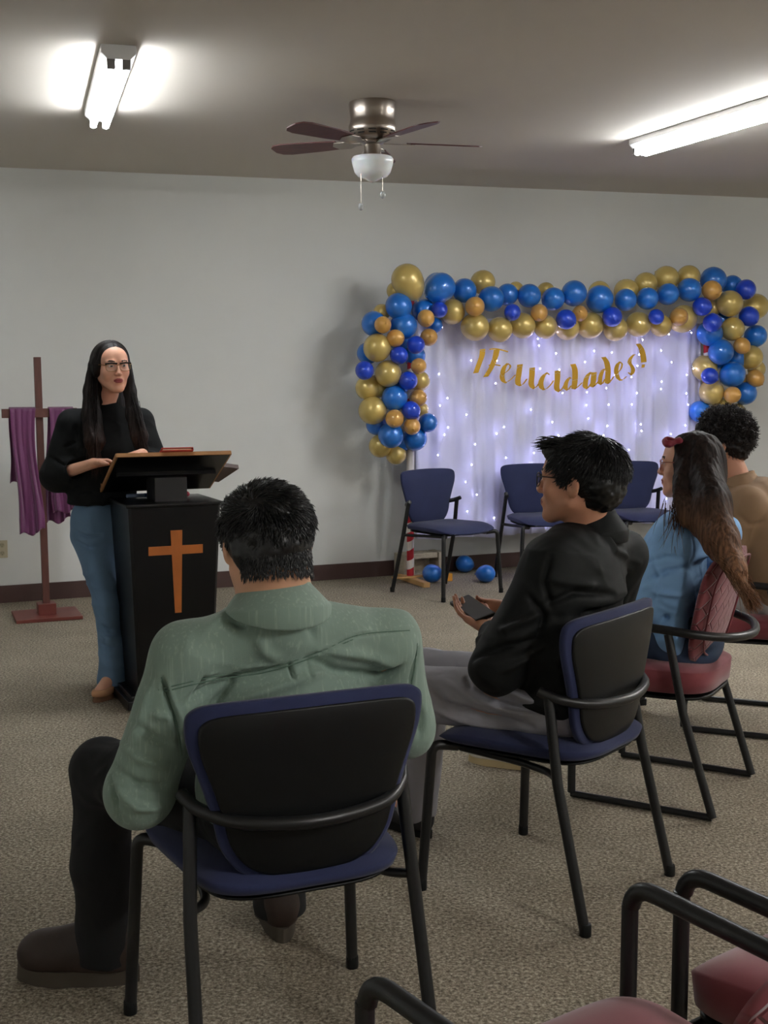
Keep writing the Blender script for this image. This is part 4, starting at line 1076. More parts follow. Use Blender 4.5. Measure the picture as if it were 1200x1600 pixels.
def glasses(parent, origin, C, R, g, mframe, lens_w=.026, half=.032, rim=.0018, hz=.010, y0=.102, topbar=None):
    P = lambda x, y, z: Vector(C) + R @ Vector((x * g, y * g, z * g)) - Vector(origin)
    mb = MB()
    for sx in (-1, 1):
        pts = []
        for k in range(25):
            a = 2 * math.pi * k / 24; cx_, sz = math.cos(a), math.sin(a); e = .75
            x = sx * half + lens_w * math.copysign(abs(cx_) ** e, cx_); z = hz - .004 + .019 * math.copysign(abs(sz) ** e, sz)
            pts.append(P(x, y0 - 2.2 * x * x, z))
        mb.tube(pts, rim * g, 6, cap=False)
        mb.tube([P(sx * (half + lens_w - .002), y0 - 2.2 * (half + lens_w) ** 2, hz + .006), P(sx * .0745, y0 - .03, hz + .008), P(sx * .080, 0, hz + .006), P(sx * .079, -.03, hz - .012)], rim * g * 1.1, 6)
        if topbar: mb.tube([P(sx * (half - lens_w), y0 + .001, hz + .013), P(sx * half, y0 - .001, hz + .0165), P(sx * (half + lens_w + .003), y0 - .011, hz + .012)], topbar * g, 8, mi=1)
    mb.tube([P(-half + lens_w - .001, y0, hz + .005), P(0, y0 + .003, hz + .007), P(half - lens_w + .001, y0, hz + .005)], rim * g * 1.1, 6)
    f = mb.build('glasses', mframe, parent, smooth=True)
    for sx in (-1, 1):
        ml = MB(); V = []
        for off in (0, .0012):
            for k in range(20):
                a = 2 * math.pi * k / 20; cx_, sz = math.cos(a), math.sin(a)
                x = sx * half + lens_w * .96 * math.copysign(abs(cx_) ** .75, cx_); z = hz - .004 + .0182 * math.copysign(abs(sz) ** .75, sz); V.append(P(x, y0 - 2.2 * x * x - off, z))
        ml.add(V, [tuple(range(20)), tuple(range(20, 40))[::-1]] + [(i, (i + 1) % 20, (i + 1) % 20 + 20, i + 20) for i in range(20)])
        ml.build('lens', M_LENS, f)
    return f
M_LENS = mat('clear_lens', (1, 1, 1, 1), rough=.02, alpha=.06, spec=.5)
def cap_roots(C, R, g, n, seed, ok, rad=(.076, .096, .086), cen=(0, -.022, .030)):
    """points on the cranium where ok(local unit dir, local point) holds"""
    rg = np.random.default_rng(seed); D = rg.normal(size=(n * 6, 3)); D /= np.linalg.norm(D, axis=1, keepdims=True)
    Lp = D * np.array(rad) + np.array(cen); m = ok(D, Lp); D = D[m][:n]; Lp = Lp[m][:n]; Rn = np.array(R)
    return A3(C) + (Lp * g) @ Rn.T, D @ Rn.T, Lp, D

UPV = Vector((0, 0, 1))
def wrinkle(V, N, amp, fx, fz, seed=0, R=None):
    """soft cloth unevenness, stretched along the limb/torso axis given by R"""
    X = V @ np.array(R) if R is not None else V
    q = np.stack([X[:, 0] * fx, X[:, 1] * fx, X[:, 2] * fz], 1) + seed * 7.3
    n1 = vnoise(q + .6 * np.stack([vnoise(q * .7 + 9), vnoise(q * .7 + 3), vnoise(q * .7 + 5)], 1)); n2 = vnoise(q * 2.1 + 4)
    d = (1 - np.abs(n1)) ** 2 * 1.0 - .5 + .35 * n2
    return V + N * (amp * d)[:, None]
def body_common(S, J, g=1.0, rn=.055, arm=(.040, .034, .026), leg=(.070, .052, .038)):
    """skin body under the clothes"""
    fr = J['R']
    S.ell(J['pelvis'], (.15 * g, .10 * g, .11 * g), fr, k=.04); S.ell((J['pelvis'] + J['chest']) / 2, (.125 * g, .09 * g, .16 * g), fr, k=.05)
    S.ell(J['chest'], (.15 * g, .10 * g, .17 * g), fr, k=.05)
    S.rc(J['neck'], J['head'] + J['HR'] @ Vector((0, -.03, -.05)), rn * 1.12, rn, k=.03)
    for s_ in 'LR':
        S.rc(J['neck'] - UPV * .03, J['sh' + s_], .045 * g, .048 * g, k=.04); S.rc(J['sh' + s_], J['el' + s_], arm[0] * 1.1, arm[0] * .9, k=.03)
        S.rc(J['el' + s_], J['wr' + s_], arm[1] * 1.05, arm[2], k=.015)
        S.rc(J['hip' + s_], J['kn' + s_], leg[0], leg[1], k=.04); S.rc(J['kn' + s_], J['an' + s_], leg[1], leg[2], k=.02)
        d = Vector(J['toe' + s_]); S.rc(J['an' + s_], J['an' + s_] + d * .13 - UPV * .045, .034, .026, k=.02)
def shirt_mesh(name, parent, origin, J, h, m, rad, folds=None, wr=(.004, 9, 14), extra=None, lo=None, hi=None, relax_n=2):
    S = Sdf(lo, hi, h); rad(S)
    V, Q = S.mesh(); V = relax(V, Q, relax_n); N = vnormals(V, Q); V = wrinkle(V, N, wr[0], wr[1], wr[2], 1, J['R'])
    if folds:
        N = vnormals(V, Q); V = crease(V, N, folds(V, Q))
    return np_mesh(name, V, Q, m, parent, origin), V, Q

def backcut(S, c, F, J, front, top=.86):
    """flatten the back where it leans on the backrest"""
    S.box(c + F * (front - .20) + UPV * (.42 + top) / 2, (.9, .40, top - .42), J['R'], rr=.02, k=.03, op='sub')
def collar_mesh(parent, origin, J, F, m, r0, r1, up, dn):
    """folded shirt collar: a flared band round the neck"""
    n = J['neck']; S = Sdf(n - Vector((.18, .18, .12)), n + Vector((.18, .18, .12)), .003)
    S.rc(n + UPV * up - F * .004, n - UPV * dn - F * .012, r0, r1, k=0)
    S.cut(n + UPV * up, Vector((0, 0, 1)) + F * .30, .004); S.cut(n - UPV * dn * .75, Vector((0, 0, -1)) + F * .25, .003)
    S.rc(n + UPV * (up + .03), n - UPV * .02, r0 - .008, r0 - .012, k=.004, op='sub')
    V, Q = S.mesh(); return np_mesh('collar', V, Q, m, parent, origin)
def seam(parent, origin, V, Q, paths, m):
    for p in paths:
        hh = hits(V, Q, [(q.x, q.y) for q in catmull([(x, y, 0) for x, y in p], 6)])
        if len(hh) < 2: continue
        for dz in (0, .007):
            mb = MB(); mb.tube([h_ - origin - UPV * dz for h_ in hh], .0014, 6); mb.build('seam', m, parent, smooth=True)

# ------------------------------------------------------------------ standing woman at the lectern
def woman_standing():
    F = Vector((.41, -.912, 0)); org = atz(174, 1085, 0); org.z = 0
    P = empty('person', org, 0, 'standing woman in black sweater, jeans and glasses with long dark hair behind the lectern', 'person')
    J = {}; J['R'] = frame_from(F)
    J['head'] = aty(175, 574, 5.88); J['HR'] = frame_from((.50, -.866, -.06), roll=math.radians(2))
    J['pelvis'] = aty(156, 826, 5.96); J['chest'] = aty(163, 698, 5.95); J['neck'] = aty(168, 634, 5.94)
    J['shR'] = aty(113, 662, 5.90); J['shL'] = aty(218, 660, 6.02)
    J['elR'] = aty(90, 742, 5.90); J['elL'] = aty(240, 735, 5.96)
    J['wrR'] = aty(146, 724, 5.74); J['wrL'] = aty(222, 709, 5.74)
    J['hipR'] = aty(143, 832, 5.93); J['hipL'] = aty(168, 832, 5.99); J['knR'] = aty(167, 945, 5.84); J['knL'] = aty(192, 945, 5.97)
    J['anR'] = aty(176, 1062, 5.83); J['anL'] = aty(206, 1050, 6.00)
    J['anR'].z = .09; J['anL'].z = .09
    J['toeR'] = Vector((-.25, -.97, 0)); J['toeL'] = Vector((.2, -.98, 0))
    S = Sdf(org + Vector((-.42, -.32, -.01)), org + Vector((.42, .36, 1.74)), .004)
    head_sdf(S, J['head'], J['HR'], .98, .92); body_common(S, J, .88, .047, (.036, .031, .0235), (.062, .047, .036))
    hand_sdf(S, J['wrR'], (.93, -.05, .10), (.1, -.35, -1), curl=.95, g=.92, left=False)
    hand_sdf(S, J['wrL'], (-.6, -.5, -.05), (0, -.3, -1), curl=.25, g=.88, left=True)
    V, Q = S.mesh(); V = relax(V, Q, 1, .35); mi = head_mi(V, Q, J['head'], J['HR'], .98)
    np_mesh('body', V, Q, skin('skin_light', srgb(222, 168, 142), srgb(156, 72, 72)), P, org, mi)
    # jeans
    def rad(S):
        S.ell(J['pelvis'] + UPV * .02, (.142, .108, .17), J['R'], k=.04)
        for s_, kx in (('R', 1), ('L', 1)):
            S.rc(J['hip' + s_] - UPV * .02, J['kn' + s_], .088, .060, k=.03); S.rc(J['kn' + s_], J['an' + s_] + UPV * .14, .060, .056, k=.03)
            S.rc(J['an' + s_] + UPV * .14, J['an' + s_] - UPV * .025, .056, .073, k=.03)
            S.cut(J['an' + s_] - UPV * .062, (0, 0, -1), .004)
        S.cut(J['pelvis'] + UPV * .165, (0, 0, 1), .005)
    o, V, Q = shirt_mesh('jeans', P, org, J, .005, mat('blue_denim', srgb(104, 134, 166), rough=.85, noise=(5, .12), bump=(600, .4, .001)), rad, wr=(.006, 7, 12), lo=org + Vector((-.34, -.25, .0)), hi=org + Vector((.34, .36, 1.0)),
        folds=lambda V, Q: [(hits(V, Q, p), w_, a) for p, w_, a in (
            ([(118, 830), (135, 838), (160, 836)], .008, -.006), ([(118, 845), (140, 856), (165, 850)], .008, -.005),
            ([(156, 975), (170, 985), (190, 980)], .01, -.007), ([(156, 990), (172, 998), (190, 996)], .009, .005), ([(155, 1003), (172, 1012), (192, 1008)], .009, -.006),
            ([(123, 830), (138, 900), (160, 960), (165, 1040)], .004, .002)) if len(hits(V, Q, p)) > 1])
    # sweater
    def rad(S):
        S.ell(J['chest'] - UPV * .0, (.172, .125, .20), J['R'], k=.04); S.ell((J['pelvis'] + J['chest']) / 2 - UPV * .02, (.165, .125, .17), J['R'], k=.05)
        S.ell(J['chest'] + F * .065 + UPV * -.03, (.125, .07, .085), J['R'], k=.04)
        S.ell(J['pelvis'] + UPV * .095, (.178, .135, .06), J['R'], k=.03)
        S.rc(J['neck'] - UPV * .05, J['neck'] + UPV * .022 - F * .0, .066, .054, k=.02)
        for s_ in 'LR':
            S.rc(J['neck'] - UPV * .045, J['sh' + s_], .05, .062, k=.04); S.rc(J['sh' + s_], J['el' + s_], .066, .080, k=.03)
        S.rc(J['elR'], J['elR'].lerp(J['wrR'], .30), .078, .066, k=.03); S.rc(J['elL'], J['elL'].lerp(J['wrL'], .45), .078, .062, k=.03)
        ax = (J['wrR'] - J['elR']).normalized(); S.rc(J['elR'].lerp(J['wrR'], .32), J['elR'].lerp(J['wrR'], .75), .034, .055, k=.004, op='sub')
        S.cut(J['neck'] + UPV * .036, (0, -.05, 1), .004); S.cut(aty(150, 787, 5.95), (0, 0, -1), .02)
    o, V, Q = shirt_mesh('sweater', P, org, J, .005, mat('black_knit', srgb(11, 14, 16), rough=.9, spec=.3, wrk=(9, .008), bump=(350, .3, .001)), rad, wr=(.006, 8, 6), lo=org + Vector((-.45, -.32, .85)), hi=org + Vector((.45, .36, 1.5)),
        folds=lambda V, Q: [(hits(V, Q, p), w_, a) for p, w_, a in (
            ([(78, 690), (100, 700), (118, 690)], .008, -.005), ([(80, 715), (100, 726), (125, 700)], .008, -.006), ([(128, 640), (118, 670), (125, 720)], .008, -.007),
            ([(112, 752), (130, 735), (165, 745)], .008, -.006), ([(110, 772), (140, 770), (160, 775)], .006, -.006)) if len(hits(V, Q, p)) > 1])
    # hair
    C, R, g = J['head'], J['HR'], .98
    H = lambda x, y, z: Vector(C) + R @ Vector((x * g, y * g, z * g))
    S = Sdf(C + Vector((-.22, -.22, -.50)), C + Vector((.22, .22, .16)), .004)
    S.ell(H(0, -.026, .034), (.085, .103, .094), R, k=.02)
    S.rc(H(0, -.06, .0), H(0, -.095, -.20), .075, .07, k=.05); S.rc(H(0, -.095, -.2), H(0, -.09, -.36), .075, .05, k=.05)
    hr = [C + (aty(x, y, Y) - C) for x, y, Y in ((146, 572, 5.88), (141, 612, 5.86), (143, 650, 5.84), (148, 690, 5.80), (147, 706, 5.80))]
    for a, b, ra, rb in ((0, 1, .026, .034), (1, 2, .034, .046), (2, 3, .046, .048), (3, 4, .048, .03)): S.rc(hr[a], hr[b], ra, rb, k=.02, fl=(F, 1.5))
    hl = [aty(x, y, Y) for x, y, Y in ((198, 572, 5.89), (203, 612, 5.88), (209, 648, 5.86), (218, 682, 5.84), (220, 702, 5.84))]
    for a, b, ra, rb in ((0, 1, .024, .030), (1, 2, .030, .036), (2, 3, .036, .038), (3, 4, .038, .024)): S.rc(hl[a], hl[b], ra, rb, k=.02, fl=(F, 1.5))
    S.ell(H(-.002, .078, -.034), (.058, .058, .080), R, k=.010, op='sub')
    S.ell(H(-.004, .090, .030), (.040, .038, .042), R, k=.012, op='sub'); S.ell(H(.080, -.004, .0), (.020, .036, .046), R, k=.02)
    V, Q = S.mesh(); V = relax(V, Q, 1); N = vnormals(V, Q)
    L = (V - A3(C)) @ np.array(R); an = np.arctan2(L[:, 0], L[:, 1] + .02)
    fall = np.clip((.05 - L[:, 2]) / .06, 0, 1)
    gr = np.where(fall > .5, vnoise(np.stack([V[:, 0] * 90, V[:, 1] * 90, V[:, 2] * 5], 1)), vnoise(np.stack([L[:, 1] * 95, L[:, 2] * 0 + 3, L[:, 1] * 10], 1)))
    V = V + N * (.0035 * gr)[:, None]; part = np.exp(-((L[:, 0] + .006) / .004) ** 2) * (L[:, 2] > .05) * (L[:, 1] > -.05); V = V - N * (.003 * part)[:, None]
    MH = hair_mat('dark_brown_hair', srgb(20, 14, 13), (srgb(62, 40, 32), 1.03, 1.30), rough=.55)
    hm = np_mesh('hair', V, Q, MH, P, org)
    # loose locks down the front
    rg = np.random.default_rng(2); roots = []; dirs = []; lens = []
    for chain, n in ((hr, 260), (hl, 150)):
        for k in range(n):
            i = rg.integers(1 if n < 200 else 0, 3); t = rg.random(); p = A3(chain[i].lerp(chain[i + 1], t)); q = A3(chain[min(4, i + 2)]) - p
            o_ = A3(F) * rg.uniform(.012, .028) + rg.normal(size=3) * np.array([.009, .005, .0]); roots.append(p + o_); dirs.append(q / np.linalg.norm(q) + rg.normal(size=3) * .03); lens.append(max(.06, chain[i].z - chain[4].z + rg.uniform(-.02, .03)))
    strands('loose_locks', np.array(roots), np.array(dirs), np.array(lens), 7, .0019, (.03, .4), .10, MH, hm, org, 4)
    gl = glasses(P, org, C, R, g, mat('gold_frame', srgb(150, 120, 70), rough=.3, metal=1), lens_w=.0265, half=.033, rim=.0013, topbar=.0040)
    gl.data.materials.append(mat('tortoise_dark', srgb(30, 20, 16), rough=.25))
    mi_ = [0] * len(gl.data.polygons)
    # shoe
    ml = [mat('tan_suede', srgb(178, 132, 96), rough=.8), mat('tan_sole', srgb(120, 86, 62), rough=.7)]
    for s_ in 'RL':
        hp = J['an' + s_].copy(); hp.z = 0; hp = hp - J['toe' + s_] * .055
        shoe_mesh('shoe', ml, P, org, hp, J['toe' + s_], L=.235, W=.082, H=.045, sole=.022, anklez=.055)
    return P
woman_standing()

# ------------------------------------------------------------------ man in the green shirt, seen from behind
def man_green():
    F = Vector((-.409, .913, 0)); rt = Vector((.913, .409, 0)); org = Vector((C1[0], C1[1], 0)) + F * .3
    P = empty('person', org, 0, 'black-haired man in a sage green shirt seated with his back to the viewer', 'person')
    J = {'R': frame_from(F)}
    J['head'] = aty(413, 851, 2.66); J['HR'] = frame_from((-.36, .93, -.22), roll=math.radians(0))
    c = Vector((C1[0], C1[1], 0))
    J['pelvis'] = c + F * -.06 + UPV * .58; J['chest'] = aty(440, 1060, 2.71); J['neck'] = aty(430, 940, 2.63)
    J['shL'] = aty(292, 1030, 2.58); J['shR'] = aty(603, 1002, 2.76)
    J['elL'] = aty(218, 1238, 2.56); J['elR'] = aty(630, 1135, 2.80)
    J['wrL'] = aty(232, 1200, 2.84); J['wrR'] = J['elR'] + F * .2 - rt * .14 + UPV * -.02
    J['hipL'] = c - rt * .095 + UPV * .56; J['hipR'] = c + rt * .095 + UPV * .56
    J['knL'] = Vector((-.69, 2.99, .535)); J['knR'] = Vector((-.27, 3.16, .54))
    J['anL'] = Vector((-.70, 2.985, .12)); J['anR'] = Vector((-.285, 3.27, .12))
    J['toeL'] = Vector((-.995, .08, 0)); J['toeR'] = Vector((-.2, .98, 0))
    S = Sdf(org + Vector((-.85, -.62, -.01)), org + Vector((.55, .65, 1.36)), .0055)
    head_sdf(S, J['head'], J['HR'], 1.04); body_common(S, J, 1.05, .071, (.046, .040, .030), (.078, .058, .042))
    S.rc(J['neck'] + UPV * .02, J['head'] + J['HR'] @ Vector((0, -.050, -.04)), .070, .064, k=.03)
    hand_sdf(S, J['wrL'], (-.25, .9, -.1), (.2, 0, -1), curl=.5, left=True); hand_sdf(S, J['wrR'], (-.8, .5, -.1), (0, 0, -1), curl=.5)
    backcut(S, c, F, J, -.08, 1.0)
    V, Q = S.mesh(); V = relax(V, Q, 1, .4); mi = head_mi(V, Q, J['head'], J['HR'], 1.04)
    np_mesh('body', V, Q, skin('skin_tan', srgb(208, 158, 126), srgb(140, 80, 70)), P, org, mi)
    def rad(S):
        S.ell(J['pelvis'] - UPV * .02, (.185, .14, .13), J['R'], k=.04)
        for s_ in 'LR':
            S.rc(J['hip' + s_] - UPV * .0, J['kn' + s_], .092, .078, k=.03); S.rc(J['kn' + s_], J['an' + s_] + UPV * .18, .076, .068, k=.03); S.rc(J['an' + s_] + UPV * .18, J['an' + s_] - UPV * .05, .068, .072, k=.03)
            S.cut(J['an' + s_] - UPV * .07, (0, 0, -1), .004)
        S.box(c + F * .02 + UPV * .33, (.6, .62, .29), J['R'], rr=.02, k=.01, op='sub')
    shirt_mesh('trousers', P, org, J, .006, mat('black_denim', srgb(14, 15, 18), rough=.9, wrk=(9, .012), bump=(500, .3, .001)), rad, wr=(.007, 6, 11), lo=org + Vector((-.7, -.62, .0)), hi=org + Vector((.45, .65, .80)))
    def rad(S):
        ch = J['chest']
        S.ell(ch - UPV * .02, (.205, .135, .21), J['R'], k=.05); S.ell((J['pelvis'] + ch) / 2, (.195, .15, .19), J['R'], k=.06)
        S.ell(J['pelvis'] + UPV * .03, (.20, .15, .11), J['R'], k=.05)
        S.ell(ch + UPV * .075 - F * .005, (.19, .11, .11), J['R'], k=.05)
        S.rc(J['neck'] - UPV * .04, J['neck'] + UPV * .0, .085, .070, k=.03)
        for s_ in 'LR':
            S.rc(J['neck'] - UPV * .055 - F * .01, J['sh' + s_] + UPV * .005, .062, .072, k=.04); S.rc(J['sh' + s_], J['el' + s_], .075, .072, k=.03)
            S.rc(J['el' + s_], J['el' + s_].lerp(J['wr' + s_], .50), .070, .062, k=.02)
        S.rc(J['elL'].lerp(J['wrL'], .34), J['elL'].lerp(J['wrL'], .52), .071, .073, k=.004)     # rolled cuff
        S.rc(J['elL'].lerp(J['wrL'], .70), J['elL'].lerp(J['wrL'], 1.1), .05, .06, k=.004, op='sub')
        S.rc(J['neck'] + UPV * .03, J['neck'] + UPV * .12 , .058, .07, k=.006, op='sub')
        S.cut(J['neck'] + UPV * .018, (0, .45, 1), .004)
        S.box(c + F * .0 + UPV * .30, (.6, .7, .33), J['R'], rr=.02, k=.01, op='sub'); backcut(S, c, F, J, -0.150)
    MS = slub_mat('sage_cotton', srgb(128, 149, 137), srgb(156, 174, 162)); add_wrinkles(MS, 7, .012)
    def folds(V, Q):
        D = (([(247, 1078), (330, 1058), (420, 1044), (500, 1018), (560, 992), (640, 985)], .0035, -.0035), ([(247, 1074), (330, 1054), (420, 1040), (500, 1014), (560, 988), (640, 981)], .0030, .0025),
             ([(254, 1060), (262, 1090), (275, 1130), (282, 1170)], .006, -.008), ([(262, 1062), (270, 1092), (284, 1125)], .004, .004),
             ([(655, 1010), (648, 1040), (640, 1075)], .006, -.006), ([(452, 1036), (456, 1050), (459, 1062)], .0035, -.009), ([(484, 1030), (482, 1048), (484, 1062)], .0035, -.004),
             ([(290, 1100), (330, 1075), (380, 1058), (445, 1045)], .010, -.009), ([(330, 1105), (350, 1080), (366, 1060)], .006, -.009), ([(300, 1090), (316, 1070), (322, 1058)], .005, -.006),
             ([(355, 1100), (420, 1080), (470, 1062), (520, 1040)], .012, .007), ([(480, 1030), (530, 1050), (590, 1060), (620, 1050)], .010, -.010), ([(500, 1015), (560, 1022), (620, 1040)], .012, .007),
             ([(560, 1070), (595, 1058), (630, 1040)], .007, -.010), ([(360, 965), (372, 975), (385, 978)], .008, -.006), ([(500, 945), (485, 975), (495, 1000)], .012, -.006), ([(400, 990), (415, 1020), (440, 1032)], .014, .004),
             ([(205, 1120), (235, 1150), (270, 1165)], .009, -.008), ([(190, 1160), (220, 1185), (262, 1195)], .009, .007), ([(180, 1195), (215, 1225), (258, 1228)], .008, -.009), ([(200, 1100), (240, 1118), (272, 1120)], .010, .006),
             ([(185, 1235), (215, 1262), (250, 1262)], .008, .008), ([(172, 1215), (180, 1250), (190, 1285)], .006, -.008), ([(650, 1090), (660, 1120), (655, 1150)], .008, -.007), ([(236, 1070), (222, 1120), (205, 1165)], .010, .005),
             ([(310, 1000), (350, 960), (380, 945)], .012, .003))
        out = []
        for p, w_, a in D:
            hh = hits(V, Q, p)
            if len(hh) > 1: out.append((hh, w_, a))
        return out
    o, V, Q = shirt_mesh('shirt', P, org, J, .005, MS, rad, wr=(.004, 6, 8), folds=folds, lo=org + Vector((-.42, -.62, .42)), hi=org + Vector((.55, .25, 1.18)))
    seam(o, org, V, Q, [[(247, 1078), (330, 1058), (420, 1044), (500, 1018), (560, 992), (640, 985)], [(252, 1058), (262, 1090), (276, 1130), (284, 1175)], [(652, 1005), (648, 1040), (642, 1075)]], mat('sage_seam', srgb(92, 116, 102), rough=.9))
    # collar: a folded band round the neck
    collar_mesh(o, org, J, F, MS, .076, .116, .034, .012)
    # hair
    C, R, g = J['head'], J['HR'], 1.04; H = lambda x, y, z: Vector(C) + R @ Vector((x * g, y * g, z * g))
    MH = hair_mat('black_hair', srgb(10, 11, 13), rough=.38)
    S = Sdf(C + Vector((-.15, -.15, -.14)), C + Vector((.15, .15, .16)), .004)
    S.ell(H(0, -.026, .036), (.095, .110, .094), R, k=.02); S.ell(H(0, -.060, -.015), (.082, .06, .080), R, k=.03)
    S.cut(H(0, .05, .0), R @ Vector((0, 1, -.75)), .01); S.cut(H(0, -.08, -.100), R @ Vector((0, -.30, -1)), .008)
    for sx in (-1, 1): S.ell(H(sx * .092, -.002, -.03), (.020, .028, .042), R, k=.01, op='sub')
    V, Q = S.mesh(); V = relax(V, Q, 1); N = vnormals(V, Q); Lz = ((V - A3(C)) @ np.array(R))[:, 2]; V = V + N * ((.004 * vnoise(V * 45) + .002 * vnoise(V * 90)) * np.clip((Lz + .09) / .04, 0, 1))[:, None]
    hm = np_mesh('hair', V, Q, MH, P, org)
    ok = lambda D, L: (D[:, 1] < .55) & (L[:, 2] > np.where(D[:, 1] < -.35, -.09, -.03)) & ~((np.abs(D[:, 0]) > .75) & (L[:, 2] < .0))
    rp, dn, Lp, Ld = cap_roots(C, R, g, 8000, 5, ok, (.092, .109, .093))
    fl0 = np.array([0, 0, -1.0]) * np.clip(1.1 - Ld[:, 2:3], .1, 1) + A3(R @ Vector((.6, .3, 0))) * .5 + np.stack([vnoise(rp * 26), vnoise(rp * 26 + 5), vnoise(rp * 26 + 9)], 1) * 1.5
    sw = fl0 - dn * (fl0 * dn).sum(1, keepdims=True); sw = sw / np.linalg.norm(sw, axis=1, keepdims=True) + dn * .28
    ln = np.where(Ld[:, 2] > .1, .026, .018) * np.random.default_rng(1).uniform(.7, 1.3, len(rp))
    strands('short_locks', rp, sw, ln, 4, .0017, (.30, .9), .10, MH, hm, org, 6)
    rg = np.random.default_rng(12); n = 1500; az = rg.uniform(-1.15, 1.15, n); zz = rg.uniform(-.074, -.02, n)
    nr = np.stack([np.sin(az) * .081, -.055 - np.cos(az) * .062, zz], 1); nd = np.stack([np.sin(az) * .25, -np.cos(az) * .25, -np.ones(n)], 1)
    strands('nape_hair', A3(C) + nr * g @ np.array(R).T, nd @ np.array(R).T, rg.uniform(.006, .013, n), 3, .0013, (.2, .9), .1, MH, hm, org, 16)
    bt = [mat('brown_boot_leather', srgb(50, 36, 30), rough=.55, noise=(10, .2), bump=(60, .3, .002)), mat('boot_sole_rubber', srgb(78, 70, 60), rough=.9)]
    for s_ in 'LR':
        hp = J['an' + s_].copy(); hp.z = 0; hp -= J['toe' + s_] * .09
        shoe_mesh('boot', bt, P, org, hp, J['toe' + s_], L=.315, W=.115, H=.088, sole=.036, anklez=.17)
man_green()

